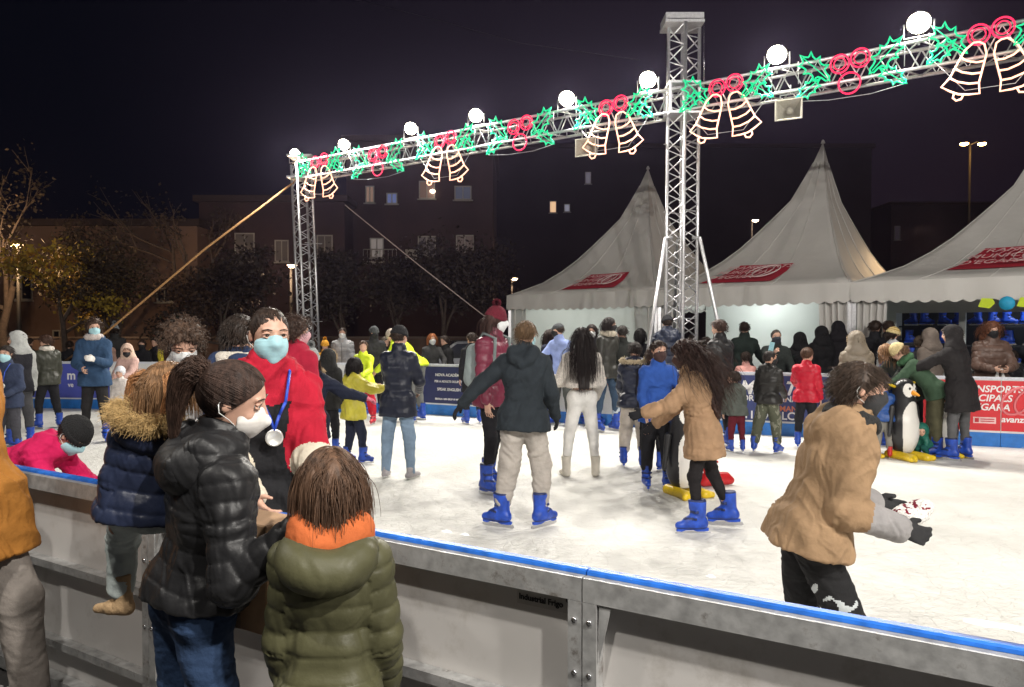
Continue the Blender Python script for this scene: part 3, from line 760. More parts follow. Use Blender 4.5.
# ================================================================== SETTING
# ---- world: night sky
w = bpy.data.worlds.new('World'); sc.world = w; w.use_nodes = True; nt = w.node_tree; bg = nt.nodes['Background']
tc = nt.nodes.new('ShaderNodeTexCoord'); sp = nt.nodes.new('ShaderNodeSeparateXYZ'); nt.links.new(tc.outputs['Generated'], sp.inputs[0])
rp = nt.nodes.new('ShaderNodeValToRGB'); mp_ = nt.nodes.new('ShaderNodeMapRange'); mp_.inputs['From Min'].default_value = -.6; mp_.inputs['From Max'].default_value = .6
nt.links.new(sp.outputs['X'], mp_.inputs['Value']); nt.links.new(mp_.outputs['Result'], rp.inputs['Fac'])
rp.color_ramp.elements[0].position = .1; rp.color_ramp.elements[0].color = (.0014,.0018,.0040,1)
rp.color_ramp.elements[1].position = .8; rp.color_ramp.elements[1].color = (.0080,.0050,.0090,1)
nt.links.new(rp.outputs['Color'], bg.inputs['Color']); bg.inputs['Strength'].default_value = 1.0

def struct(o): return tag(o, kind='structure')
# ---- ground
M_ground = mat('asphalt', (.045,.043,.042), .85, noise_s=60, noise_a=.3, bump=.4, bump_s=200, dirt=((.5,.5,.5), .8, .69))
struct(mesh_obj('ground', [(-250,-60,0),(250,-60,0),(250,350,0),(-250,350,0)], [(0,1,2,3)], M_ground))
# ---- rink outline
NA, NB = 2.24, -.59
nearY = lambda x: NA+NB*x
REAR = [(-17,16.5),(-2.0,14.75),(3.65,11.84),(6.95,10.5),(13,8.05)]
def ice_mat():
    m = bpy.data.materials.new('ice'); m.use_nodes = True; nt = m.node_tree; N = nt.nodes; L = nt.links; b = N['Principled BSDF']
    tc = N.new('ShaderNodeTexCoord'); 
    n1 = N.new('ShaderNodeTexNoise'); n1.inputs['Scale'].default_value = .9; n1.inputs['Detail'].default_value = 9; n1.inputs['Roughness'].default_value = .65; L.new(tc.outputs['Object'], n1.inputs['Vector'])
    r1 = N.new('ShaderNodeValToRGB'); r1.color_ramp.elements[0].position = .32; r1.color_ramp.elements[0].color = (.60,.595,.56,1); r1.color_ramp.elements[1].position = .62; r1.color_ramp.elements[1].color = (.76,.755,.72,1); L.new(n1.outputs['Fac'], r1.inputs['Fac'])
    # skate scratches: thin warped streaks in two directions
    hs = []; prev = None
    for k, (ang, scl, seed) in enumerate(((-.65,(.9,.9,1),0.),(.35,(2.0,2.2,1),7.),(-1.3,(1.3,2.6,1),3.),(-.1,(1.6,4.0,1),13.),(.9,(3.4,3.1,1),23.),(-.3,(5,9,1),31.),(.15,(7,16,1),37.))):
        mp = N.new('ShaderNodeMapping'); mp.inputs['Rotation'].default_value = (0,0,ang); mp.inputs['Scale'].default_value = scl; mp.inputs['Location'].default_value = (seed, seed*1.7, 0)
        L.new(tc.outputs['Object'], mp.inputs['Vector'])
        nz = N.new('ShaderNodeTexNoise'); nz.inputs['Scale'].default_value = 1.0; nz.inputs['Detail'].default_value = 3; nz.inputs['Distortion'].default_value = .5; nz.inputs['Detail'].default_value = 1.5; L.new(mp.outputs['Vector'], nz.inputs['Vector'])
        a = N.new('ShaderNodeMath'); a.operation = 'SUBTRACT'; a.inputs[1].default_value = .5; L.new(nz.outputs['Fac'], a.inputs[0])
        ab = N.new('ShaderNodeMath'); ab.operation = 'ABSOLUTE'; L.new(a.outputs[0], ab.inputs[0])
        mr = N.new('ShaderNodeMapRange'); mr.inputs['From Min'].default_value = 0; mr.inputs['From Max'].default_value = .007; mr.inputs['To Min'].default_value = 1; mr.inputs['To Max'].default_value = 0; L.new(ab.outputs[0], mr.inputs['Value'])
        if prev is None: prev = mr.outputs['Result']
        else:
            ad = N.new('ShaderNodeMath'); ad.operation = 'ADD'; L.new(prev, ad.inputs[0]); L.new(mr.outputs['Result'], ad.inputs[1]); prev = ad.outputs[0]
    mx = N.new('ShaderNodeMixRGB'); mx.blend_type = 'MULTIPLY'; mm = N.new('ShaderNodeMath'); mm.operation = 'MULTIPLY'; mm.inputs[1].default_value = .08; L.new(prev, mm.inputs[0]); L.new(mm.outputs[0], mx.inputs['Fac']); L.new(r1.outputs['Color'], mx.inputs['Color1']); mx.inputs['Color2'].default_value = (.55,.55,.52,1)
    L.new(mx.outputs['Color'], b.inputs['Base Color'])
    n3 = N.new('ShaderNodeTexNoise'); n3.inputs['Scale'].default_value = 17; n3.inputs['Detail'].default_value = 6; L.new(tc.outputs['Object'], n3.inputs['Vector'])
    m3 = N.new('ShaderNodeMath'); m3.operation = 'MULTIPLY_ADD'; m3.inputs[1].default_value = -.16; L.new(prev, m3.inputs[0]); L.new(n3.outputs['Fac'], m3.inputs[2])
    bp = N.new('ShaderNodeBump'); bp.inputs['Strength'].default_value = .8; bp.inputs['Distance'].default_value = .02; L.new(m3.outputs[0], bp.inputs['Height']); L.new(bp.outputs['Normal'], b.inputs['Normal'])
    b.inputs['Roughness'].default_value = .55; b.inputs['Specular IOR Level'].default_value = .35
    return m
pts = [(-17, nearY(-17)-.0)]+REAR+[(13, nearY(13))]
pts[0] = (-17, nearY(-17))
n = len(pts)
struct(mesh_obj('ice_rink_surface', [(x,y,ICE) for x,y in pts]+[(x,y,0.002) for x,y in pts], [list(range(n))[::-1]]+[(i,(i+1)%n,(i+1)%n+n,i+n) for i in range(n)], ice_mat(), None, False))

# ---- near dasher boards (one object per 2 m panel)
M_panel = mat('dasher panel', (.53,.51,.49), .42, noise_s=1.6, noise_a=.07, bump=.12, bump_s=3, bump_d=.02, dirt=((.40,.375,.345), 3.0, .55))
M_cap = mat('blue rail cap', (.02,.13,.52), .4, noise_s=20, noise_a=.3, dirt=((.50,.58,.70), 11, .62))
M_kick = mat('blue kick plate', (.02,.17,.55), .4, noise_s=8, noise_a=.15, dirt=((.5,.6,.7), 6, .64))
ex = Vector((1, NB, 0)).normalized(); ez = Vector((0,0,1)); en = ex.cross(ez)   # en: towards the spectators
assert en.y < 0
J0 = Vector((.222, nearY(.222), 0))
board0 = None
place_names = {-2: 'grey rink board panel beside the man in the orange coat', -1: 'grey rink board panel left of the steel joint, carrying a small maker\'s plate', 0: 'grey rink board panel right of the steel joint, under the camel jacket skater'}
for k in range(-7, 4):
    o0 = J0+ex*2.0*k
    o0 = o0-Vector((0,0,.032)); root = thing('rink_board', place_names.get(k, 'grey rink board panel with blue cap, %s of the near side' % ('far left run' if k < 0 else 'right run')), 'barrier', o0, math.atan2(ex.y, ex.x), 'near side rink boards')
    # local: x along, -y towards the spectators
    b = MB(); b.box((.004,0,.08),(1.996,.012,1.0)); b.build('panel', M_panel, root)
    b = MB(); b.box((.002,-.05,.985),(1.998,.012,1.052)); tr_ = b.build('top_rail', M_galv, root)
    b = MB()
    for i in range(20):
        x0, x1 = .002+i*.0998, .002+(i+1)*.0998
        b.box((x0,-.036,1.049),(x1,.046,1.066))
    cb = MB(); cb.prism([(-.022,1.053),(-.02,1.062),(-.012,1.066),(.012,1.066),(.018,1.062),(.02,1.053)], .002, 1.998, 0, Matrix.Rotation(math.pi/2, 4, 'Z')@Matrix.Scale(-1, 4, (0,1,0)))
    cb.build('rail_cap', M_cap, root)
    for z, hgt, dep in ((.62,.035,.05),(.25,.035,.05),(.05,.06,.06)):
        b = MB(); b.box((.004,-dep,z),(1.996,-.001,z+hgt)); b.build('cross_rail', M_galv, root)
    for xx in (.0, 1.954):
        b = MB(); b.box((xx+.002,-.05,.03),(xx+.044,-.002,.984)); b.box((xx+.002,-.075,.0),(xx+.044,-.05,.06)); b.build('post', M_galv, root)
    b = MB(); b.prism([(.05,.62+.2),(.05,.98),(.085,.98)], -.045,-.041); b.build('gusset', M_galv, root)
    b = MB()
    for z in (.2,.5,.78,.93):
        for xx in (.023, 1.977): b.lathe([(0,.0),(.008,.0),(.008,.006),(0,.006)], 8, 0, Matrix.Translation((xx,-.05,z))@Matrix.Rotation(math.pi/2, 4, 'X'))
    b.build('bolts', M_steel, root)
    if k == -1: near_panel = root
def text(s, size, matl, loc, rot, parent=None, ext=.0015, shear=0, align='LEFT', sx=1, name='lettering', sp=1, bold=0):
    cu = bpy.data.curves.new(name, 'FONT'); cu.body = s; cu.size = size; cu.extrude = ext; cu.shear = shear; cu.align_x = align; cu.space_character = sp; cu.offset = bold; cu.resolution_u = 3
    cu.materials.append(matl); t_ = bpy.data.objects.new(name, cu); COL.objects.link(t_); dg = bpy.context.evaluated_depsgraph_get(); me = bpy.data.meshes.new_from_object(t_.evaluated_get(dg)); COL.objects.unlink(t_); bpy.data.objects.remove(t_)
    if not me.materials: me.materials.append(matl)
    o = bpy.data.objects.new(name, me); link(o, parent); o.location = loc; o.rotation_euler = rot; o.scale = (sx, 1, 1); return o
M_txtw = mat('white lettering', (.8,.8,.8), .6, noise_a=0); M_txtb = mat('black lettering', (.01,.01,.012), .6, noise_a=0)
# maker's plate at the right end of the left panel
b = MB(); b.box((1.765,-.008,.925),(1.945,-.004,.975)); pl = b.build('nameplate', mat('plate', (.42,.40,.38), .5), near_panel)
text('Industrial Frigo', .0245, M_txtb, (1.772,-.0095,.940), (math.pi/2,0,0), pl, .001, bold=.0006)
b = MB(); b.tube([(1.937+.006*math.cos(a),-.0095,.965+.007*math.sin(a)) for a in np.linspace(0,2*math.pi,13)[:-1]], .0015, 4, 0, True); b.build('emblem', M_txtb, pl)

# ---- rear boards with banners
def seg_boards():
    out = []
    for (x0,y0),(x1,y1) in zip(REAR, REAR[1:]):
        L = math.hypot(x1-x0, y1-y0); k = max(1, round(L/2.05))
        for i in range(k): out.append((Vector((x0+(x1-x0)*i/k, y0+(y1-y0)*i/k, 0)), Vector((x0+(x1-x0)*(i+1)/k, y0+(y1-y0)*(i+1)/k, 0))))
    return out
M_wboard = mat('white board', (.66,.67,.68), .4, noise_s=2, noise_a=.06)
SB = seg_boards()
def xpix(v): return 512+v.x/v.y*F
BN = []
for a, c in SB:
    L = (c-a).length; mid = (a+c)/2; px = xpix(mid)
    root = thing('rink_board', 'white rear rink board with blue kick strip', 'barrier', a, math.atan2((c-a).y, (c-a).x), 'rear rink boards')
    b = MB(); b.box((.003,0,.24),(L-.003,.05,1.0)); b.build('panel', M_wboard, root)
    b = MB(); b.box((.003,-.004,.0),(L-.003,.052,.24)); b.build('kick_strip', M_kick, root)
    b = MB(); b.box((.001,-.01,1.0),(L-.001,.06,1.035)); b.build('rail_cap', mat('rail cap', (.6,.63,.7), .4), root)
    for xx in (.003, L-.033): b = MB(); b.box((xx,-.007,.241),(xx+.03,-.0005,.999)); b.build('frame_edge', M_white, root)
    BN.append((px, root, L))
def nearest(px): return min(BN, key=lambda t: abs(t[0]-px))
def at_px(root, L, px):
    """local x on a board at a photo column"""
    a = root.location; e = Vector((math.cos(root.rotation_euler.z), math.sin(root.rotation_euler.z), 0)); u_ = (px-512)/F
    return (u_*a.y-a.x)/(e.x-u_*e.y)
lab = {}
for i, (px, r, L) in enumerate(BN):
    r['label'] = ('plain white rear rink board with blue kick strip, ' + ('behind the skaters before the trees' if px < 480 else 'hidden behind skaters before the tents'))
M_navy = mat('banner navy', (.018,.025,.10), .5, noise_s=4, noise_a=.08); M_viol = mat('banner blue', (.07,.09,.42), .5, noise_s=4, noise_a=.08); M_red = mat('banner red', (.62,.02,.03), .5, noise_s=3, noise_a=.06)
M_org = mat('orange lettering', (.55,.16,.08), .6, noise_a=0); M_pink = mat('ring print', (.75,.20,.22), .6, noise_a=0)
def banner(px, m, label, x0=.006, x1=None):
    _, r, L = nearest(px); x1 = L-.006 if x1 is None else x1
    b = MB(); b.box((x0,-.012,.27),(x1,-.002,.985)); o = b.build('banner', m, r); r['label'] = label
    return o, L
def T(par, s, size, x, z, m=M_txtw, **k): return text(s, size, m, (x,-.0125,z), (math.pi/2,0,0), par, .001, **k)
o, L = banner(85, M_viol, 'rink board with violet-blue banner lettered m, left of the teenager in a blue jacket')
T(o, 'm', .26, L*.55, .66, bold=.006); T(o, 've', .14, L*.56, .50, bold=.003)
pass
o, L = banner(440, M_navy, 'rink board with dark navy NOVA ACADEMIA language school banner')
for s, z, sz in (('NOVA ACADÈMIA', .80, .076), ('PER A ADULTS OCUPATS', .68, .058), ('SPEAK ENGLISH', .52, .076), ('ESCOLA I 600 GRUP 99 METRO', .34, .046)): T(o, s, sz, at_px(nearest(440)[1], L, 449), z, align='CENTER', bold=.002)
T(o, '*', .12, at_px(nearest(440)[1], L, 459), .84)
_, r0b, Lb = nearest(740)
cand = sorted(BN, key=lambda t: abs(t[0]-775))[:2]; cand.sort(key=lambda t: t[0])
M_navy2 = mat('banner deep blue', (.03,.045,.16), .5, noise_s=4, noise_a=.08)
o, L = banner(cand[0][0], M_navy2, 'rink board with navy banner starting M.Y, left of the boy in camouflage trousers')
x_ = L*max(.02, (700-(cand[0][0]-60))/120*.5)
def put(s, size, px, z, m=M_txtw, **k):
    for q_, r, L in BN:
        lx = at_px(r, L, px)
        if 0 <= lx < L:
            bnr = [c for c in r.children if c.name.startswith('banner')]
            if not bnr:
                b = MB(); b.box((.006,-.012,.27),(L-.006,-.002,.985)); bnr = [b.build('banner', M_navy2, r)]; r['label'] = 'rink board with navy banner ending TE, behind the child in the red jacket'
            T(bnr[0], s, size, lx, z, m, **k); return
put('M.Y', .30, 739, .69, shear=.35, bold=.008, sx=.9); put('TE', .30, 783, .69, shear=.35, bold=.008)
put('PORTES I', .13, 738, .58, bold=.003); put('INAT', .13, 783, .58, bold=.003); put('MANN', .12, 780, .43, M_org, bold=.003)
put('11 · M', .17, 744, .30, bold=.004); put('LCA', .17, 782, .30, bold=.004)
# red banner at right
rb = nearest(985); o, L = banner(rb[0], M_red, 'rink board with red TRANSPORTS MUNICIPALS banner at the right')
for q_, r, L in BN:
    if q_ > rb[0]+10 and q_ < 1300:
        b = MB(); b.box((.006,-.012,.27),(L-.006,-.002,.985)); b.build('banner', M_red, r); r['label'] = 'rink board with the second part of the red banner at the right edge'
def putr(s, size, px, z, m=M_txtw, **k):
    for q_, r, L in BN:
        lx = at_px(r, L, px)
        if 0 <= lx < L: T([c for c in r.children if c.name.startswith('banner')][0] if [c for c in r.children if c.name.startswith('banner')] else r, s, size, lx, z, m, **k); return r, lx
putr('TRANSPORTS', .135, 956, .82, shear=.2, bold=.003); putr('MUNICIPALS', .135, 951, .69, shear=.2, bold=.003); putr("D'EGARA", .135, 965, .56, shear=.2, bold=.003)
r, lx = putr('avanza', .12, 1002, .40, shear=.2, bold=.003)
r, lx = putr('', .1, 974, .4)
b = MB(); b.box((lx,-.0145,.37),(lx+.28,-.0125,.46)); nb_ = b.build('logo_box', mat('pale print', (.75,.5,.5), .6), [c for c in r.children if c.name.startswith('banner')][0])
b = MB(); b.box((lx+.02,-.017,.385),(lx+.07,-.015,.445)); b.box((lx+.09,-.017,.425),(lx+.26,-.015,.437)); b.box((lx+.09,-.017,.395),(lx+.26,-.015,.407)); b.build('logo_print', mat('red print', (.5,.02,.03), .6), nb_)
for q_, r, L in BN:
    lx = at_px(r, L, 1017)
    if 0 <= lx < L:
        b = MB()
        for dx in (0, .16): b.tube([(lx+dx+.17*math.cos(a)+.06*math.sin(a),-.014,.70+.19*math.sin(a)) for a in np.linspace(0,2*math.pi,25)[:-1]], .018, 4, 0, True)
        b.build('ring_emblem', M_pink, [c for c in r.children if c.name.startswith('banner')][0])

# ================================================================== TRUSS, LAMPS, DECORATIONS
TA, TB = 15.08, -.621
def tpt(x, z=None, y=None):
    d = on_line(x, TA, TB); p_ = P(x, y if y is not None else 300, d)
    if z is not None: p_.z = z
    return p_
te = Vector((1, TB, 0)).normalized(); tn = Vector((te.y, -te.x, 0))     # tn towards the camera
def lattice(b, a, c, wdt, upv, rch=.028, rdg=.014, n=None, side=None):
    ax = (c-a); L = ax.length; ax.normalize(); s1 = upv.normalized(); s2 = ax.cross(s1).normalized()
    cor = [s1*wdt/2*i+s2*wdt/2*j for i, j in ((1,1),(1,-1),(-1,-1),(-1,1))]
    for q_ in cor: b.tube([a+q_, c+q_], rch, 8)
    n = n or max(2, int(L/(wdt*1.0)))
    for i in range(n):
        p0, p1 = a+ax*L*i/n, a+ax*L*(i+1)/n
        for k in range(4):
            q0, q1 = cor[k], cor[(k+1)%4]
            b.tube([p0+q0, (p0+p1)/2+q1, p1+q0], rdg, 5)
zt = 5.74
PL, PR = tpt(300), tpt(1250)
b = MB(); lattice(b, Vector((PL.x,PL.y,5.58)), Vector((PR.x,PR.y,5.86)), .40, Vector((0,0,1)))
beam = b.build('lighting_truss_beam', M_alu, None); tag(beam, 'long white lattice truss beam carrying the floodlights and light figures above the rink', 'truss')
# right tower
def tower(px, d, ztop, label, wdt=.38, lean=0, big=False):
    base = P(px, 330, d); base.z = 0; root = thing('truss_tower', label, 'truss', base)
    b = MB(); top = Vector((lean, 0, ztop)); lattice(b, Vector((0,0,.02)), top, wdt, Vector((.79,.61,0)), .031, .015); b.build('lattice_mast', M_alu, root)
    b = MB(); b.box((-.35,-.35,0.003),(.35,.35,.02)); b.build('base_plate', M_galv, root)
    for z in (1.9, 3.8, 5.0):
        if z < ztop-.5:
            b = MB(); rr = Matrix.Rotation(math.atan2(.61,.79), 4, 'Z')
            for s_ in (-1, 1):
                b.box((-wdt/2-.03,s_*wdt/2-.03,z),(wdt/2+.03,s_*wdt/2+.03,z+.012), 0, rr)
            b.build('joint_flange', M_alu, root)
    return root
tw1 = tower(680.5, 13.2, 7.05, 'tall lattice truss tower with a flat top head and two slanted brace legs', lean=.04)
b = MB(); b.box((-.34,-.26,7.05),(.34,.26,7.10)); b.box((-.33,-.25,7.12),(.33,-.19,7.22)); b.box((-.33,.19,7.12),(.33,.25,7.22)); b.box((-.33,-.19,7.101),(-.28,.19,7.22)); b.box((.28,-.19,7.101),(.33,.19,7.22)); b.build('top_head', M_alu, tw1)
b = MB(); b.box((-.27,-.27,5.48),(.27,.27,5.52)); b.box((-.27,-.27,6.0),(.27,.27,6.04)); 
for sx_ in (-1,1):
    for sy_ in (-1,1): b.box((sx_*.25-.02,sy_*.25-.02,5.521),(sx_*.25+.02,sy_*.25+.02,5.999))
b.build('sleeve_block', M_alu, tw1)
b = MB(); b.tube([(.37,-.1,5.9),(.37,-.1,7.1)], .008, 5); b.build('hoist_chain', M_steel, tw1)
for s_ in (-1, 1):
    b = MB(); b.tube([(s_*.17,-.12,3.33),(s_*.30,-.14,3.33),(s_*.85,-.75 if s_ > 0 else -.4,.04)], .033, 8); b.build('brace_leg', M_alu, tw1)
b = MB(); b.tube([(0,.15,3.33),(0,.35,3.33),(.1,1.1,.04)], .033, 8); b.build('brace_leg', M_alu, tw1)
dl = on_line(308, TA, TB)
tw2 = tower(311, dl, 5.75, 'narrow far lattice truss tower holding the left end of the lighting beam', wdt=.36, lean=-.22)
b = MB(); b.box((-.5,-.27,5.38),(.1,.27,5.42)); b.box((-.5,-.27,5.9),(.1,.27,5.94)); b.build('sleeve_block', M_alu, tw2)

# floodlights
LAMPS = [(295,153,.15),(344,144,.17),(411,128,.18),(476,115,.19),(567,98,.20),(648,79,.20),(777,54,.205),(919,22,.215)]
M_lens = mat('lit flood lens', (1,.93,.78), .3, noise_a=0, emit=55, ecol=(1,.90,.72))
where = ['leftmost floodlight at the beam end above the far tower', 'second floodlight from the left, over the first bell figure', 'third floodlight from the left, just right of the first red berry figure', 'fourth floodlight from the left, above the second bell figure', 'floodlight above and right of the middle red berry figure', 'floodlight directly left of the tall truss tower', 'floodlight above the gap right of the tall tower, near the loudspeaker', 'rightmost floodlight, highest in the photo']
flood_src = None
tgt = Vector((0,0,0))
for i, (px, py, rr) in enumerate(LAMPS):
    d = on_line(px, TA, TB)-.15; c = P(px, py, d); rr *= .72
    aim = Vector((c.x*.6-1.2, d*.45, 0))-c; aim.normalize()
    root = thing('floodlight', where[i], 'floodlight', c, 0, 'floodlights along the truss beam')
    qt = aim.to_track_quat('Z', 'Y').to_matrix().to_4x4()
    b = MB(); b.lathe([(0,-.16),(.06,-.16),(.09,-.12),(rr*.9,-.02),(rr+.02,.03),(rr+.012,.035)], 24, 0, qt); b.build('housing', mat('lamp housing', (.12,.12,.12), .5, .4), root)
    b = MB(); b.lathe([(rr,.02),(rr*.96,.06),(rr*.75,.12),(rr*.4,.165),(0,.18)], 24, 0, qt); b.build('lens', M_lens, root)
    b = MB(); b.tube([(-te.x*.2,-te.y*.2,-.0),(-te.x*.2,-te.y*.2,-.22),(te.x*.2,te.y*.2,-.22),(te.x*.2,te.y*.2,0)], .012, 6); b.tube([(0,0,-.22),(0,0,-(c.z-(5.58+.28*(px-300)/950)-.18))], .016, 6); b.build('bracket', M_alu, root)
    ld = bpy.data.lights.new('floodlight_beam', 'SPOT'); ld.energy = 760; ld.color = (1,.945,.86); ld.spot_size = R(150); ld.spot_blend = .6; ld.shadow_soft_size = .12
    lo = bpy.data.objects.new('floodlight_beam', ld); link(lo, root); lo.location = aim*.35; lo.rotation_euler = aim.to_track_quat('-Z', 'Y').to_euler()
# the matching row on the spectators' side, behind the camera (its shadows fall on the near boards)
for i, (x_, y_, e_) in enumerate(((-6.5,2.6,650),(-1.2,-.9,800),(3.0,-2.2,2100),(7.0,-4.2,2100),(11,-6.5,1500))):
    root = thing('floodlight', 'floodlight of the row on the spectators side, outside the photo', 'floodlight', (x_,y_,6.3), 0, 'floodlights behind the spectators')
    aim = Vector((x_*.5+1.5, 9, 0))-Vector((x_,y_,6.3)); aim.normalize(); qt = aim.to_track_quat('Z', 'Y').to_matrix().to_4x4()
    b = MB(); b.lathe([(0,-.16),(.06,-.16),(.09,-.12),(.18,-.02),(.21,.03),(.2,.035)], 20, 0, qt); b.build('housing', mat('lamp housing', (.12,.12,.12), .5, .4), root)
    b = MB(); b.lathe([(.2,.02),(.19,.05),(.1,.1),(0,.12)], 20, 0, qt); b.build('lens', M_lens, root)
    ld = bpy.data.lights.new('floodlight_beam', 'SPOT'); ld.energy = e_; ld.color = (1,.955,.89); ld.spot_size = R(150); ld.spot_blend = .5; ld.shadow_soft_size = .10
    lo = bpy.data.objects.new('floodlight_beam', ld); link(lo, root); lo.location = aim*.3; lo.rotation_euler = aim.to_track_quat('-Z', 'Y').to_euler()

# light figures
M_green = mat('green rope light', (.0,.5,.2), .4, noise_a=0, emit=.85, ecol=(.0,.62,.27)); M_redl = mat('red rope light', (.7,.0,.06), .4, noise_a=0, emit=1.25, ecol=(1,.03,.10)); M_warm = mat('warm rope light', (.9,.6,.45), .4, noise_a=0, emit=1.7, ecol=(1,.50,.33))
rr_ = .0145
def leafpts(cx, cz, s, ang, n=5):
    pts = []; ca, sa = math.cos(ang), math.sin(ang); out = []
    side = [(0,1.0),(.16,.62),(.42,.72),(.30,.28),(.52,.22),(.30,-.10),(.48,-.40),(.20,-.42),(.12,-.85),(0,-1.0)]
    lf = side+[(-x,z) for x,z in side[-2:0:-1]]
    def arc(p0, p1):
        mx_, mz_ = (p0[0]+p1[0])/2*.86, (p0[1]+p1[1])/2*.93
        return [p0, (mx_, mz_)]
    for i in range(len(lf)): out += arc(lf[i], lf[(i+1)%len(lf)])
    return [(cx+(x*ca-z*sa)*s, cz+(x*sa+z*ca)*s) for x, z in out]
def figure(px, pz, kind, label, grp):
    d = on_line(px, TA, TB); c = P(px, pz, d)-Vector((0,0,0)); c = c+tn*.30
    root = thing('light_figure', label, 'light decoration', c, math.atan2(te.y, te.x), grp)
    def tb(pl, name, m, closed=True, parent=root, r=rr_):
        b = MB(); b.tube([(x,yy,z) for x,yy,z in pl], r, 6, 0, closed); return b.build(name, m, parent)
    for s_ in (-1, 1):
        for (lx, lz, sz, an) in ((s_*.50,.10,.33,s_*-.75),(s_*.60,-.22 if kind == 'berry' else -.06,.24,s_*.9)):
            lp = leafpts(lx, lz, sz, an); lf = tb([(x,-.01*s_,z) for x,z in lp], 'holly_leaf', M_green)
            tb([(lx-math.sin(an)*-sz*.8*0+(-math.sin(an))*sz*t,0,lz+math.cos(an)*sz*t) for t in (-.8,0,.8)], 'leaf_vein', M_green, False, lf, .009)
    cir = lambda cx, cz, r, y: [(cx+r*math.cos(a),y,cz+r*1.05*math.sin(a)) for a in np.linspace(0,2*math.pi,21)[:-1]]
    for cx, cz in ((-.14,.10),(.15,.14)):
        tb(cir(cx,cz,.135,.02), 'berry', M_redl); 
        tb(cir(cx,cz,.085,.02), 'berry_core', M_redl, True, COL.objects[-1] if False else root, .010)
    if kind == 'berry': tb(cir(-.0,-.22,.155,.02), 'berry', M_redl)
    fr = MB(); fr.tube([(-.75,.03,-.38 if kind == 'berry' else -.10),(-.3,.03,-.43 if kind == 'berry' else -.66),(.3,.03,-.43 if kind == 'berry' else -.66),(.75,.03,-.36 if kind == 'berry' else -.10)], .006, 4)
    fr.tube([(-.75,.03,-.1),(-.75,.03,.25)], .006, 4); fr.tube([(.75,.03,-.1),(.75,.03,.25)], .006, 4); fr.build('wire_frame', M_alu, root)
    if kind == 'bell':
        for s_ in (-1, 1):
            an = s_*.34; ca, sa = math.cos(an), math.sin(an); ox, oz = s_*.13, -.02
            def tr(x, z): return (ox+x*ca-z*sa, .0+.02*s_, oz+x*sa+z*ca)
            prof = [(-.25,-.68),(-.19,-.54),(-.165,-.34),(-.14,-.14),(-.07,-.02),(0,.0),(.07,-.02),(.14,-.14),(.165,-.34),(.19,-.54),(.25,-.68)]
            bell = tb([tr(x,z) for x,z in prof]+[tr(.12,-.72),tr(0,-.74),tr(-.12,-.72)], 'bell', M_warm)
            for z0, w_ in ((-.54,.19),(-.40,.172),(-.24,.15)):
                tb([tr(-w_,z0),tr(-w_*.4,z0-.035),(tr(w_*.4,z0-.035)),tr(w_,z0)], 'bell_band', M_warm, False, bell)
            tb([tr(-.06,-.74),tr(-.055,-.80),tr(0,-.83),tr(.055,-.80),tr(.06,-.74)], 'clapper', M_warm, False, bell)
FIG = [(328,168,'bell','bell pair figure nearest the far tower, leftmost'),(386,161,'berry','red berry figure between the first and second bells from the left'),(453,148,'bell','second bell pair figure from the left'),(527,134,'berry','red berry figure midway between the left bells and the tall tower'),(619,116,'bell','bell pair figure just left of the tall tower'),(730,97,'bell','bell pair figure just right of the tall tower'),(852,74,'berry','red berry figure between the horn loudspeaker and the rightmost bells'),(990,46,'bell','large bell pair figure at the right edge of the photo')]
for px, pz, k, lb in FIG: figure(px, pz, k, 'glowing rope-light '+lb, 'bell light figures' if k == 'bell' else 'berry light figures')
# horn loudspeakers
M_horn = mat('beige horn', (.42,.40,.33), .5)
def horn(px, py, lb, s=1):
    d = on_line(px, TA, TB)-.2; c = P(px, py, d); root = thing('horn_loudspeaker', lb, 'loudspeaker', c, R(-28), 'horn loudspeakers under the beam')
    b = MB(); sq = lambda w_, y: [(-w_,y,-w_*.8),(w_,y,-w_*.8),(w_,y,w_*.8),(-w_,y,w_*.8)]
    rings = [sq(.21,-.17), sq(.20,-.15), sq(.13,.02), sq(.08,.16), sq(.075,.25)]; inner = [sq(.19,-.17), sq(.10,-.02), sq(.05,.05)]
    vs = [v for r_ in rings for v in r_]; fs = [(i*4+j, i*4+(j+1)%4, i*4+4+(j+1)%4, i*4+4+j) for i in range(4) for j in range(4)]+[(16,17,18,19)]
    b.add(vs, fs); vs = [v for r_ in inner for v in r_]; fs = [(i*4+j, i*4+4+j, i*4+4+(j+1)%4, i*4+(j+1)%4) for i in range(2) for j in range(4)]+[(8,11,10,9)]; b.add(vs, fs)
    o0 = 0; b.add(rings[0]+inner[0], [(j, 4+j, 4+(j+1)%4, (j+1)%4) for j in range(4)]); b.build('horn', M_horn, root)
    b = MB(); b.lathe([(0,-.12),(.05,-.10),(.055,-.04),(.02,.0)], 14, 0, Matrix.Rotation(math.pi/2, 4, 'X')@Matrix.Scale(-1,4,(0,0,1))); b.build('driver', M_horn, root)
    b = MB(); b.tube([(-.16,.05,0),(-.16,.05,.3),(.16,.05,.3),(.16,.05,0)], .014, 6); b.tube([(0,.05,.3),(0,.05,.45)], .014, 6); b.build('bracket', M_alu, root)
horn(790, 112, 'beige horn loudspeaker hanging right of the tall tower'); horn(589, 149, 'beige horn loudspeaker behind the bell figure left of the tall tower')

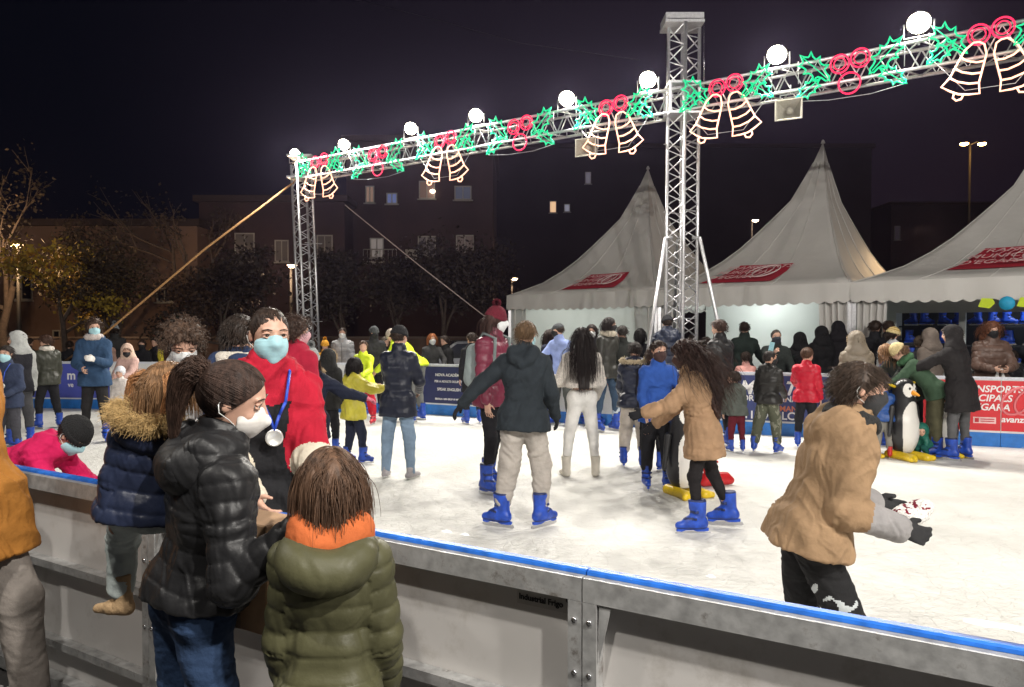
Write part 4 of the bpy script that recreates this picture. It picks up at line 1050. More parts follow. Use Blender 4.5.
# guy straps
b = MB(); b.tube([P(297,180,18.3), P(205,249,16.9), P(108,331,16.6), P(58,366,17.3)], .026, 6, 0, False); tag(b.build('guy_strap', M_rope), 'thick orange guy strap slanting from the beam end down to the left', 'strap')
b = MB(); b.tube([P(345,205,18.8), P(420,266,18.5), P(492,322,18.0)], .014, 5); tag(b.build('guy_cable', mat('cable', (.45,.36,.33), .7)), 'thin guy cable slanting down right in front of the dark building', 'cable')
b = MB(); b.tube([P(340,-4,30), P(430,18,28), P(520,43,26), P(640,60,22)], .010, 4); tag(b.build('overhead_wire', M_black), 'thin dark overhead wire crossing the night sky', 'wire')

# ================================================================== TENTS
M_pvc = mat('tent canvas', (.56,.545,.52), .55, noise_s=1.4, noise_a=.06, bump=.35, bump_s=1.6, bump_d=.10, dirt=((.50,.485,.46), 1.6, .64), stretch=(1,1,.35))
M_pvcw = mat('tent wall', (.80,.82,.80), .5, noise_s=1.5, noise_a=.05, bump=.4, bump_s=1.2, bump_d=.08)
nt_ = M_pvcw.node_tree; tl_ = nt_.nodes.new('ShaderNodeBsdfTranslucent'); tl_.inputs[0].default_value = (.75,.8,.76,1); mx_ = nt_.nodes.new('ShaderNodeMixShader'); mx_.inputs[0].default_value = .4
nt_.links.new(nt_.nodes['Principled BSDF'].outputs[0], mx_.inputs[1]); nt_.links.new(tl_.outputs[0], mx_.inputs[2]); nt_.links.new(mx_.outputs[0], nt_.nodes['Material Output'].inputs[0])
GA, GB = 18.6, -.85
def gp(x):
    d = on_line(x, GA, GB); return Vector(((x-512)/F*d, d, 0))
gs = Vector((1, GB, 0)).normalized(); gd = Vector((-gs.y, gs.x, 0))
HG = [(0,1),(.06,.86),(.12,.745),(.2,.60),(.3,.49),(.4,.385),(.51,.275),(.62,.185),(.75,.10),(.88,.045),(1,0)]
def tent(xl, xr, apx, apy, apd, label, ze=2.55, depth=5.0, wall='plain', rim=False):
    A0, B0 = gp(xl), gp(xr); C0, D0 = B0+gd*depth, A0+gd*depth
    root = thing('marquee_tent', label, 'tent', A0, 0, 'white pagoda marquee tents')
    off = A0; ap = P(apx, apy, apd)-off; cor = [Vector(v)-off for v in (A0, B0, C0, D0)]
    zt_ = ap.z; nE = 16; vs, fs = [], []
    per = []
    for k in range(4):
        for i in range(nE):
            t = i/nE; q_ = cor[k].lerp(cor[(k+1)%4], t); per.append(q_)
    m_ = len(per)
    for (r_, h_) in HG:
        for j, q_ in enumerate(per):
            t = (j % nE)/nE; sag = 0
            x_ = ap.x+(q_.x-ap.x)*r_; y_ = ap.y+(q_.y-ap.y)*r_
            rnd = .0
            z_ = ze+(zt_-ze)*h_-math.sin(math.pi*t)*.10*r_*(1-r_)*2
            vs.append((x_, y_, z_))
    for i in range(len(HG)-1):
        for j in range(m_): fs.append((i*m_+j, (i+1)*m_+j, (i+1)*m_+(j+1)%m_, i*m_+(j+1)%m_))
    roof = mesh_obj('roof', vs, fs, M_pvc, root, True); md = roof.modifiers.new('thickness', 'SOLIDIFY'); md.thickness = .01; md.offset = -1
    es = [e for e in roof.data.edges]
    sm_ = MB()
    for k in range(4):
        for t_ in (0, .333, .667):
            j0 = int(k*nE+t_*nE); sm_.tube([Vector(vs[i*m_+j0])+Vector((0,0,.004)) for i in range(1, len(HG))], .010, 4)
    sm_.build('seam', M_pvc, roof)
    # finial
    b = MB(); b.lathe([(.05,-.03),(.03,.03),(0,.06)], 10, 0, Matrix.Translation(ap)); b.build('finial', M_pvc, roof)
    # valance, scalloped, hanging from all four eaves
    b = MB()
    for k in range(4):
        a, c = cor[k], cor[(k+1)%4]; e = (c-a); L = e.length; e.normalize(); nn = Vector((e.y,-e.x,0)); n_ = int(L/.05); vs, fs = [], []
        for i in range(n_+1):
            x_ = L*i/n_; w_ = .012*math.sin(x_*9+k)+.02*math.sin(x_*3.1); sc_ = .055*abs(math.sin(math.pi*x_/.22)); sag = -.03*math.sin(math.pi*x_/L)
            pt = a+e*x_+nn*(.02+w_)
            vs += [(a.x+e.x*x_+nn.x*.012, a.y+e.y*x_+nn.y*.012, ze+.012), (pt.x, pt.y, ze-.17+sag), (pt.x+nn.x*.01, pt.y+nn.y*.01, ze-.30-sc_+sag)]
        for i in range(n_):
            for j in (0,1): fs.append((i*3+j, i*3+j+1, i*3+4+j, i*3+3+j))
        b.add(vs, fs, 0, True)
    b.build('valance', M_pvc, roof)
    for k, q_ in enumerate(cor):
        b = MB(); qc = q_+(sum(cor, Vector())/4-q_).normalized()*.07; b.box((qc.x-.035,qc.y-.035,0),(qc.x+.035,qc.y+.035,ze-.01)); b.build('post', M_alu, root)
    # curtain gathered at the front corners
    for q_, s_ in ((cor[0], 1), (cor[1], -1)):
        b = MB(); vs, fs = [], []; n_ = 40; wd = .55
        for i in range(n_+1):
            x_ = wd*i/n_; fo = .05*math.sin(x_*2*math.pi/.11)+.02*math.sin(x_*23)
            for z_, pin in ((0.02,1.0),(1.1,.95),(ze-.25,1.05)):
                pt = q_+gs*s_*(.02+x_*pin)+gd*(.10+fo); vs.append((pt.x,pt.y,z_))
        for i in range(n_):
            for j in (0,1): fs.append((i*3+j, i*3+3+j, i*3+4+j, i*3+1+j))
        b.add(vs, fs, 0, True); b.build('gathered_curtain', M_pvc, root)
    return root, cor, roof, ap, off
def wallsheet(root, a, c, z0, z1, name='wall', m=M_pvcw, amp=.03):
    e = c-a; L = e.length; e.normalize(); nn = Vector((e.y,-e.x,0)); n_ = 60; vs, fs = [], []; zz = np.linspace(z0, z1, 8)
    for i in range(n_+1):
        x_ = L*i/n_; w_ = amp*(math.sin(x_*2.1)+.5*math.sin(x_*5.3+1))
        for z_ in zz:
            pt = a+e*x_+nn*w_*math.sin(math.pi*(z_-z0)/(z1-z0)+.2); vs.append((pt.x,pt.y,float(z_)))
    for i in range(n_):
        for j in range(7): fs.append((i*8+j, i*8+8+j, i*8+9+j, i*8+1+j))
    return mesh_obj(name, vs, fs, m, root)
def roofsign(cor, ap, off, roof, ze, x0, x1, lo=.66, hi=.90, sh=.06, txt=True):
    """banner printed on the front face of the roof, curved with it"""
    def pt(s_, r_, lift=.02):
        q_ = cor[0].lerp(cor[1], s_); h_ = np.interp(r_, [a for a,_ in HG], [b_ for _,b_ in HG])
        return Vector((ap.x+(q_.x-ap.x)*r_, ap.y+(q_.y-ap.y)*r_, ze+(ap.z-ze)*h_-math.sin(math.pi*s_)*.10*r_*(1-r_)*2))+Vector((-gd.x*lift,-gd.y*lift,lift*.8))
    vs, fs = [], []; n_ = 14; m_ = 6
    for i in range(n_+1):
        for j in range(m_+1):
            r_ = lo+(hi-lo)*j/m_; s_ = x0+(x1-x0)*i/n_+sh*(1-j/m_); vs.append(pt(s_, r_))
    for i in range(n_):
        for j in range(m_): a = i*(m_+1)+j; fs.append((a, a+1, a+m_+2, a+m_+1))
    o = mesh_obj('printed_banner', vs, fs, mat('canvas print red', (.42,.018,.04), .6, noise_s=5, noise_a=.1), roof)
    # local frame for the lettering
    c0, c1, c2 = pt(x0+sh*.5, (lo+hi)/2, .03), pt(x1+sh*.5, (lo+hi)/2, .03), pt(x0+sh, lo, .03)
    ex_ = (pt(x1,hi,.03)-pt(x0,hi,.03)); Lx = ex_.length; ex_.normalize(); ey_ = (pt((x0+x1)/2+sh*.5, lo, .03)-pt((x0+x1)/2+sh*.5, hi, .03)); Ly = ey_.length; ey_ = (ey_-ex_*ey_.dot(ex_)).normalized(); ez_ = ex_.cross(ey_)
    og = pt(x0, hi, .06); mm = lambda dx, dy: Matrix(((ex_.x,ey_.x,ez_.x,og.x+ex_.x*dx+ey_.x*dy),(ex_.y,ey_.y,ez_.y,og.y+ex_.y*dx+ey_.y*dy),(ex_.z,ey_.z,ez_.z,og.z+ex_.z*dx+ey_.z*dy),(0,0,0,1)))
    for i, (s, ) in enumerate((('TRANSPORTS',),('MUNICIPALS',),("D'EGARA",))):
        t_ = text(s, Ly*.25, mat('faded lettering', (.70,.48,.48), .6, noise_a=0), (0,0,0), (0,0,0), o, .001, shear=.3, bold=.001); t_.matrix_local = mm(Lx*.10+Ly*.1*(2-i), Ly*(.66-.27*i))
    b = MB()
    for k in range(4):
        cx, cy = Lx*(.60+.085*k), Ly*.46; b.m
        pts_ = [mm(cx+math.cos(a)*Ly*.24+math.sin(a)*Ly*.10, cy+math.sin(a)*Ly*.32)@Vector((0,0,.01)) for a in np.linspace(0,2*math.pi,25)[:-1]]
        b.tube(pts_, .008+.005*(k == 3), 4, 1 if k < 2 else 0, True)
    b.build('ring_emblem', [mat('pale print', (.68,.55,.55), .6, noise_a=0), mat('dim print', (.5,.22,.24), .6, noise_a=0)], o)
t1 = tent(507, 656, 648, 168, 19.2, 'leftmost pagoda marquee, its peak just left of the tall truss tower')
roofsign(t1[1], t1[3], t1[4], t1[2], 2.55, .33, .72)
wallsheet(t1[0], t1[1][0]+gd*.06+gs*.1, t1[1][1]+gd*.06-gs*.1, .02, 2.35)
wallsheet(t1[0], t1[1][0]+gd*.1+gs*.03, t1[1][3]-gd*.1+gs*.03, .02, 2.5)
t2 = tent(656, 850, 823, 142, 17.0, 'middle pagoda marquee whose right edge glows, peak right of the tall tower')
roofsign(t2[1], t2[3], t2[4], t2[2], 2.55, .17, .60)
wallsheet(t2[0], t2[1][0]+gd*2.2+gs*.1, t2[1][1]+gd*2.2-gs*1.2, .02, 2.3)
wallsheet(t2[0], t2[1][1]+gd*.3-gs*.05, t2[1][1]+gd*2.2-gs*1.2, .02, 2.3)
b = MB(); q_ = t2[1][1]+gd*2.2-gs*1.2; b.box((q_.x-.03,q_.y-.06,0),(q_.x+.03,q_.y,2.45)); b.build('inner_post', mat('dark metal', (.12,.12,.12), .5), t2[0])
t3 = tent(850, 1086, 1052, 122, 14.6, 'rightmost pagoda marquee sheltering the skate hire counter')
roofsign(t3[1], t3[3], t3[4], t3[2], 2.55, .34, .90, .60, .83)
# unseen fill light added inside the second tent for its wall; then a warm rim
ld = bpy.data.lights.new('tent_wall_fill', 'POINT'); ld.energy = 75; ld.color = (.92,1,.95); ld.shadow_soft_size = .15; lo = bpy.data.objects.new('tent_wall_fill', ld); link(lo); lo.location = t1[4]+gs*2+gd*.9+Vector((0,0,2.2)) if False else t2[4]+gs*1.6+gd*1.2+Vector((0,0,2.25))
ld = bpy.data.lights.new('street_glow', 'POINT'); ld.energy = 160; ld.color = (1,.66,.34); ld.shadow_soft_size = .15; lo = bpy.data.objects.new('street_glow', ld); link(lo); lo.location = P(925, 235, 19.5)

ld = bpy.data.lights.new('tent_wall_fill', 'POINT'); ld.energy = 110; ld.color = (.95,1,.94); ld.shadow_soft_size = .15; lo = bpy.data.objects.new('tent_wall_fill', ld); link(lo); lo.location = t1[4]+gs*1.9+gd*1.9+Vector((0,0,2.2))  # unseen fill light added behind the first tent's wall to brighten it
# ---- skate hire cabin in tent 3
cab = thing('skate_hire_cabin', 'white skate hire cabin with two dark hatches under the right tent', 'cabin', gp(862), math.atan2(gs.y, gs.x))
def cbx(name, lo_, hi_, m, par=None): b = MB(); b.box(lo_, hi_); return b.build(name, m, par or cab)
Lc = 5.2; y0 = 1.3
M_cabw = mat('cabin white', (.55,.57,.56), .5, noise_s=3, noise_a=.06); M_dark = mat('cabin interior', (.02,.022,.03), .7)
hx = [(.26,1.29),(1.40,2.62),(2.78,4.9)]
cbx('front_wall', (0,y0,0),(Lc,y0+.05,.98), M_cabw); cbx('fascia', (0,y0,2.02),(Lc,y0+.05,2.55), M_cabw); cbx('back_wall', (0,y0+1.6,0),(Lc,y0+1.65,2.5), M_dark)
xs = [0]+[v for h in hx for v in h]+[Lc]
for i in range(0, len(xs), 2): cbx('pier', (xs[i],y0+.001,.981),(xs[i+1],y0+.049,2.019), M_cabw)
cbx('side_wall', (-.05,y0,0),(-.001,y0+1.65,2.5), M_cabw); cbx('ceiling', (0,y0+.05,2.45),(Lc,y0+1.6,2.5), M_dark)
cbx('counter', (.15,y0-.22,.985),(Lc,y0+.0,1.03), M_cabw)
for z in (1.08,1.42,1.78): cbx('shelf', (.2,y0+.45,z-.03),(Lc-.1,y0+.9,z), M_dark)
me, bl = footwear('skate', (.015,.07,.50)); kk = 0
for z in (1.08,1.42,1.78):
    for i in range(17):
        lx = .38+i*.27+rng.uniform(-.05,.05)
        if lx > 4.9 or any(abs(lx-(h[1]+.07)) < .1 for h in hx[:2]): continue
        kk += 1
        s_ = bpy.data.objects.new('ice_skate', me); link(s_); p_ = cab.matrix_basis if False else Matrix.Translation(cab.location)@Matrix.Rotation(cab.rotation_euler.z, 4, 'Z')
        s_.matrix_basis = p_@Matrix.Translation((lx, y0+.6, z+.148))@Matrix.Rotation(R(rng.choice([75,-80,100,-110])+rng.uniform(-15,15)), 4, 'Z')@Matrix.Scale(.95, 4)
        tag(s_, 'blue hire skate lying on the shelves inside the cabin hatches', 'skate', 'hire skates on the shelves'); link(bpy.data.objects.new('blade', bl), s_)
ld = bpy.data.lights.new('cabin_lamp', 'POINT'); ld.energy = 22; ld.color = (.85,.93,1); ld.shadow_soft_size = .1; lo = bpy.data.objects.new('cabin_lamp', ld); link(lo, cab); lo.location = (2.4,y0+.25,2.35)
for px, col, sh in ((865,(.55,.7,.02),0),(897,(.02,.35,.6),1),(904,(.55,.7,.02),0)):
    xx = {865:1.90,897:2.18,904:2.42}[px]
    b = MB(); 
    if sh: b.lathe([(0,-.01),(.11,-.01),(.11,.01),(0,.01)], 20, 0, Matrix.Translation((xx,-.10,2.13))@Matrix.Rotation(math.pi/2, 4, 'X'))
    else: b.prism([(xx-.11,2.08),(xx+.05,2.05),(xx+.12,2.13),(xx+.09,2.21),(xx-.06,2.22)], -.12, -.105)
    o = b.build('hanging_tag', mat('tag', col, .6, noise_a=.05)); o.matrix_basis = Matrix.Translation(cab.location)@Matrix.Rotation(cab.rotation_euler.z, 4, 'Z')
    tag(o, {865:'yellow paper tag hanging left under the right tent edge',897:'round blue paper tag hanging between two yellow ones',904:'yellow paper tag hanging rightmost under the tent edge'}[px], 'tag')
# ================================================================== BACKGROUND
M_tan = mat('rendered wall', (.19,.12,.09), .9, noise_s=.5, noise_a=.15, bump=.3, bump_s=6); M_brick = mat('dark brick wall', (.065,.038,.038), .9, noise_s=.6, noise_a=.2, bump=.4, bump_s=12)
M_vdark = mat('unlit facade', (.05,.038,.045), .9, noise_s=.3, noise_a=.15); M_frame = mat('window frame', (.45,.43,.40), .6); M_glass = mat('dark pane', (.02,.02,.025), .12, noise_a=0)
def litpane(c, e): return mat('lit pane', tuple(min(.8, v) for v in c), .4, noise_a=0, emit=e, ecol=c)
def window(bld, x, z, w_, h_, y, pane, bars=1, sill=True):
    b = MB(); t = .06
    b.box((x-w_/2,y-.05,z),(x-w_/2+t,y+.02,z+h_)); b.box((x+w_/2-t,y-.05,z),(x+w_/2,y+.02,z+h_)); b.box((x-w_/2+t,y-.05,z+h_-t),(x+w_/2-t,y+.02,z+h_)); b.box((x-w_/2+t,y-.05,z),(x+w_/2-t,y+.02,z+t))
    for i in range(bars): xx = x-w_/2+w_*(i+1)/(bars+1); b.box((xx-.025,y-.045,z+t),(xx+.025,y-.012,z+h_-t))
    o = b.build('window', M_frame, bld); b = MB(); b.box((x-w_/2+t,y-.010,z+t),(x+w_/2-t,y+.0,z+h_-t)); b.build('pane', pane, o)
    if sill: b = MB(); b.box((x-w_/2-.08,y-.14,z-.07),(x+w_/2+.08,y-.052,z-.003)); b.build('sill', M_frame, o)
def building(label, x0, x1, d, ytop, m, name='apartment_building', depth=10):
    a, c = P(x0, 330, d), P(x1, 330, d); zt_ = P(x0, ytop, d).z; root = thing(name, label, 'building', (a.x, d, 0)); L = c.x-a.x
    b = MB(); b.box((0,0,0),(L,depth,zt_)); b.build('wall', m, root); b = MB(); b.box((-.2,-.25,zt_+.003),(L+.2,depth,zt_+.3)); b.build('roof', mat('roof edge', (.06,.04,.035), .9), root)
    def win(px, py0, py1, pw, pane, bars=1):
        p0 = P(px, py1, d); h_ = P(px, py0, d).z-p0.z; window(root, p0.x-a.x, p0.z, pw/F*d, h_, -.003, pane, bars)
    return root, win
dark = M_glass
bA, wA = building('low tan rendered building lit by the street lamp at far left', -90, 198, 34, 226, M_tan)
for px, y0_, y1_, pw in ((22,275,300,22),(165,288,302,16),(60,330,345,14),(-30,275,300,22),(110,262,284,12)): wA(px, y0_, y1_, pw, dark)
bB, wB = building('dark block with shuttered windows behind the orange guy strap', 200, 345, 36, 202, M_brick)
for px, y0_, y1_, pw in ((245,233,262,20),(230,290,306,16),(282,240,262,14),(325,235,262,16)): wB(px, y0_, y1_, pw, litpane((.12,.10,.09), .12))
bC, wC = building('dark brick apartment block with lit windows and a white balcony behind the light beam', 347, 493, 38, 142, M_brick)
for px, y0_, y1_, pw, c_ in ((370,186,203,9,(.6,.4,.3)),(392,193,204,11,(.25,.33,.7)),(427,181,199,16,(.25,.16,.13)),(463,186,200,17,(.12,.14,.22)),(377,238,258,14,(.5,.45,.42)),(427,236,256,18,(.12,.10,.10)),(465,235,258,18,(.14,.10,.09)),(400,150,165,12,(.03,.03,.04)),(450,150,165,12,(.03,.03,.04))): wC(px, y0_, y1_, pw, litpane(c_, .22))
pb = P(383, 263, 38); b = MB(); x_ = pb.x-bC.location.x
b.box((x_-.85,-.9,pb.z-.1),(x_+.85,-.0,pb.z)); b.tube([(x_-.83,-.88,pb.z+.6),(x_+.83,-.88,pb.z+.6)], .03, 5)
for i in range(9): b.tube([(x_-.83+i*.2075,-.88,pb.z),(x_-.83+i*.2075,-.88,pb.z+.6)], .018, 5)
b.build('balcony', M_frame, bC)
pb = P(412, 252, 38); b = MB(); b.box((pb.x-bC.location.x-.3,-.35,pb.z-.4),(pb.x-bC.location.x+.3,-.01,pb.z+.1)); b.build('air_conditioner', M_frame, bC)
for px in (421,): 
    p_ = P(px, 190, 37.9); b = MB(); b.lathe([(0,-.12),(.14,-.05),(.14,.05),(0,.12)], 12, 0, Matrix.Translation((p_.x+.6-bC.location.x, -.2, P(0,192,38).z))); b.build('wall_lamp', litpane((1,.8,.6), 4), bC)
bD, wD = building('tall unlit apartment tower with three faint windows behind the tents', 494, 870, 60, 148, M_vdark)
for px, y0_, y1_, pw, c_, e_ in ((553,201,213,7,(1,.62,.35),.75),(567,204,212,6,(.4,.4,.5),.4),(588,172,184,6,(.35,.33,.4),.25)): wD(px, y0_, y1_, pw, litpane(c_, e_), 0)
bE, wE = building('distant dark block right of the middle marquee', 890, 1180, 75, 205, M_vdark)
wE(897, 226, 240, 6, litpane((.1,.08,.1), .15), 0)
b = MB(); x0_, x1_ = P(0,0,27).x, P(480,0,27).x
gw = thing('garden_wall', 'long low masonry wall under the trees behind the rink', 'wall', (P(-60,0,29).x,29,0)); b.box((0,0,0),(P(500,0,29).x-P(-60,0,29).x,.25,1.35)); b.build('wall', mat('masonry', (.16,.10,.075), .9, noise_s=2, noise_a=.25, bump=.5, bump_s=8), gw); b = MB(); b.box((-.05,-.06,1.352),(P(500,0,29).x-P(-60,0,29).x+.05,.31,1.42)); b.build('coping', mat('coping', (.2,.15,.12), .9), gw)

# street lamps
def lamp(px, py, d, label, col, e, watt, double=False, post=True):
    c = P(px, py, d); root = thing('street_lamp', label, 'street lamp', (c.x, d, 0))
    b = MB(); b.tube([(0,0,0),(0,0,c.z*.5),(0,0,c.z+.05)], .09, 10, 0, False, .05); b.lathe([(.16,0),(.16,.25),(.09,.4)], 12); b.build('post', mat('lamp post', (.05,.045,.04), .6, .3), root)
    arms = [(-.45, 0), (.45, 0)] if double else [(.12, 0)]
    for ax_, _ in arms:
        b = MB(); b.tube([(0,0,c.z),(ax_*.6,-.1,c.z+.12),(ax_,-.2,c.z+.06)], .03, 6); b.build('arm', mat('lamp post', (.30,.27,.24), .6, .3), root)
        b = MB(); b.lathe([(0,.07),(.12,.05),(.2,.0)], 14, 0, Matrix.Translation((ax_,-.25,c.z+.02))); hd_ = b.build('lamp_head', M_black, root)
        b = MB(); b.lathe([(.2,0),(.17,-.07),(.08,-.11),(0,-.12)], 14, 0, Matrix.Translation((ax_,-.25,c.z+.018))); b.build('lens', mat('street lens', col, .3, noise_a=0, emit=e, ecol=col), hd_)
    ld = bpy.data.lights.new('street_light', 'POINT'); ld.energy = watt; ld.color = col; ld.shadow_soft_size = .15; lo = bpy.data.objects.new('street_light', ld); link(lo, root); lo.location = (0,-1.6 if double else -.6,c.z-.25)
lamp(18, 246, 26, 'street lamp at far left beside the yellow-leaved tree', (1,.66,.36), 9, 500)
lamp(291, 266, 30, 'short street lamp just left of the far truss tower', (1,.70,.45), 9, 200)
lamp(512, 279, 40, 'distant street lamp left of the first marquee', (1,.7,.45), 9, 120)
lamp(752, 221, 45, 'distant street lamp between the first two marquees', (1,.75,.55), 9, 60)
lamp(970, 145, 38, 'double-headed orange street lamp high above the right marquee', (1,.55,.15), 40, 30, True)

# trees
def tree(px, d, hgt, wid, label, lcol, nleaf=3500, seed=1, bare=.0, zlo=.3):
    g = np.random.default_rng(seed); c = P(px, 330, d); root = thing('tree', label, 'tree', (c.x, d, 0), 0, 'trees behind the rink')
    b = MB(); tips = []
    def br(p, dr, L, r, lv):
        q_ = p+dr*L*.5+Vector(g.normal(size=3)*L*.05); e = q_+(dr+Vector(g.normal(size=3)*.15)).normalized()*L*.5
        b.tube([p, q_, e], r, 6 if lv < 2 else 4, 0, False, r*.55, False)
        if lv >= 2: tips.append((p, e))
        if lv < 4:
            for i in range(3 if lv < 3 else 2):
                dd = (dr+Vector(g.normal(size=3)*.55)+Vector((0,0,.18))).normalized(); br(q_.lerp(e, g.uniform(.2, 1)), dd, L*g.uniform(.55,.8), r*.5, lv+1)
    br(Vector((0,0,0)), Vector((g.normal()*.06,0,1)).normalized(), hgt*.42, .16*hgt/6, 0)
    b.build('trunk', mat('bark', (.09,.065,.05), .9, noise_s=12, noise_a=.3, bump=.6, bump_s=20), root)
    idx = g.integers(0, len(tips), nleaf); A_ = np.array([t_[0][:] for t_ in tips]); B_ = np.array([t_[1][:] for t_ in tips])
    cen = A_[idx]+(B_[idx]-A_[idx])*g.uniform(0,1.1,nleaf)[:,None]+g.normal(size=(nleaf,3))*.22*np.array([wid,wid*.8,.8])
    cen = cen[cen[:,2] > hgt*zlo]; n_ = len(cen); a1 = g.normal(size=(n_,3)); a1 /= np.linalg.norm(a1,axis=1)[:,None]; a2 = np.cross(a1, g.normal(size=(n_,3))); a2 /= np.linalg.norm(a2,axis=1)[:,None]; s_ = g.uniform(.04,.10,n_)[:,None]
    V = np.stack([cen-a1*s_, cen+a2*s_*.6, cen+a1*s_, cen-a2*s_*.6], 1).reshape(-1,3); Q = np.arange(n_*4).reshape(-1,4)
    cl = [mat('leaf', tuple(v*k for v in lcol), .7, noise_a=0) for k in (1, .6, 1.35)]
    mesh_obj('crown', V, Q, cl, root, False, g.integers(0,3,n_))
tree(58, 24.5, 5.2, 1.1, 'tree with yellow autumn leaves lit by the far left street lamp', (.38,.26,.03), 4200, 11, zlo=.32)
tree(112, 25.5, 5.0, 1.2, 'dark leafy tree right of the yellow-leaved tree', (.07,.045,.02), 3600, 12)
tree(8, 27.5, 8.0, 1.2, 'tall sparse tree at the left edge above the lamp', (.05,.035,.02), 1600, 13)
tree(165, 27, 4.6, 1.3, 'low brown tree before the tan wall', (.08,.045,.025), 3000, 14)
tree(225, 25, 4.4, 1.3, 'dark tree under the orange guy strap', (.05,.032,.02), 3400, 15)
tree(262, 27, 4.8, 1.2, 'dark tree left of the far truss tower', (.045,.03,.02), 3400, 16)
tree(345, 26, 4.4, 1.4, 'dark tree right of the far truss tower', (.045,.032,.022), 4400, 17, zlo=.15)
tree(395, 27, 4.6, 1.4, 'dark tree below the balcony window', (.05,.034,.022), 4400, 18, zlo=.15)
tree(440, 26, 4.9, 1.4, 'dark tree under the thin guy cable', (.05,.034,.024), 4400, 19, zlo=.15)
tree(484, 28, 5.6, 1.3, 'tall dark tree left of the first marquee', (.055,.036,.026), 4400, 20, zlo=.15)
tree(190, 31, 8.2, 1.3, 'tall bare tree before the dark roofline', (.05,.035,.025), 800, 21)
tree(90, 31, 8.0, 1.3, 'tall thin tree above the yellow-leaved one', (.05,.035,.025), 1200, 22)
# parked car behind the boards
def car(px, d, rz):
    c = P(px, 340, d); root = thing('parked_car', 'grey parked car behind the rear boards right of the embracing couple', 'car', (c.x, d, 0), rz)
    prof = [(-2.0,.35),(-2.05,.75),(-1.75,.92),(-1.1,.98),(-.55,1.42),(.7,1.46),(1.45,1.02),(2.0,.92),(2.1,.6),(2.05,.35)]
    b = MB(); b.prism(prof, -.82, .82); bd = b.build('body', mat('car paint', (.28,.29,.31), .25, .5), root); bv = bd.modifiers.new('bevel', 'BEVEL'); bv.width = .07; bv.segments = 3
    b = MB()
    for s_ in (-1, 1): b.prism([(-1.0,1.0),(-.52,1.36),(.62,1.39),(1.25,1.02)], s_*.823, s_*.826)
    b.prism([(-1.06,1.02),(-.58,1.40),(-.585,1.41),(-1.08,1.02)], -.7, .7); b.build('window', M_glass, root)
    for x_ in (-1.3, 1.3):
        for s_ in (-1, 1):
            b = MB(); b.lathe([(0,-.1),(.2,-.1),(.31,-.08),(.32,0),(.31,.08),(.2,.1),(0,.1)], 20, 0, Matrix.Translation((x_, s_*.8, .32))@Matrix.Rotation(math.pi/2, 4, 'X')); b.build('wheel', M_black, root)
car(474, 19, R(10))
# ================================================================== PEOPLE
BLK=(.016,.016,.019); NAVY=(.018,.028,.065); DENIM=(.06,.10,.17); LDENIM=(.20,.28,.38); GREY=(.16,.16,.165); LGREY=(.40,.38,.35)
hs = dict(foot='skate'); WM=(.72,.74,.74); BM=(.012,.012,.014); SM=(.36,.60,.66)
def loc(cn, S, k): return (cn-S['hip'])@S[k]
def sleeves(cn, S, frac=0.):
    m = np.zeros(len(cn), bool)
    for nm in 'RL':
        m |= near(cn, S['el'+nm]*(1)+(S['sh'+nm]-S['el'+nm])*frac, S['wr'+nm]+S['fd'+nm]*.1, .075*S['H']/1.5+.02)
    return m
def yoke(z0): return lambda cn, S: loc(cn, S, 'u')/S['H'] > z0
ONS = dict(group='skaters on the ice'); OFF = dict(group='onlookers behind the rear boards', gz=0)

# ---- mid ice
person(398, 'man in black beanie, navy padded jacket and light blue jeans standing with his back turned', 478, 327, face=165, hface=150, hair='crop', hat=('beanie',(.012,.012,.014)), top_=dict(kind='puff', col=(.016,.019,.032), L=.10, t=.022, per=.09, pamp=.007), tr=dict(col=LDENIM, t=.010), foot='shoe', fcol=(.35,.33,.34), legL=((3,7),(-3,2)), legR=((2,6),(-2,3)), armL=((35,12),(75,-8)), armR=((20,12),(60,-20)), **ONS)
person(523, 'youth in dark hooded jacket and pale grey trousers gliding with arms spread, back turned', 526, 322, face=168, hface=158, hair='short', hcol=(.14,.085,.045), mask=SM, head=(0,12,0), lean=(7,0), toeL=75, toeR=35, top_=dict(kind='jacket', col=(.022,.028,.034), L=.06, t=.030, hood_down=True, wr=.010), tr=dict(col=(.36,.33,.30), t=.030, end=.80, flare=.9, wr=.012), legR=((8,9),(-16,2)), legL=((-2,4),(-10,8)), armL=((-8,50),(-5,42)), armR=((10,14),(35,5)), glove=BLK, **hs, **ONS)
person(492, 'girl in maroon bobble beanie, maroon padded jacket and black leggings with grey backpack', 492, 309, face=55, hface=85, hair='waves', hcol=(.05,.025,.02), hat=('pom',(.14,.012,.025)), head=(0,8,0), mask=WM, top_=dict(kind='puff', col=(.17,.03,.055), L=.06, t=.03), tr=dict(col=BLK, t=.004), legR=((10,3),(-6,2)), legL=((-6,3),(-14,3)), armL=((30,8),(60,5)), pack=(.28,.33,.33), **hs, **ONS)
person(473, 'person in long black coat half hidden behind the girl in the maroon beanie', 424, 333, face=200, hface=230, hair='short', top_=dict(kind='jacket', col=BLK, L=.18, t=.025, hood_down=True), **hs, **ONS)
person(582, 'woman in white trousers and fluffy cream jacket with very long black hair, back turned', 476, 328, face=184, hair='long', hlen=.24, hcol=(.014,.009,.008), top_=dict(kind='fleece', col=(.58,.54,.49), L=-.09, t=.026, wr=.01), tr=dict(col=(.66,.65,.62), t=.005, wr=.003), foot='boot', fcol=(.62,.58,.50), legL=((2,8),(-2,6)), legR=((1,6),(-2,4)), armL=((12,22),(95,8)), armR=((8,14),(40,-6)), hatz=0, **ONS)
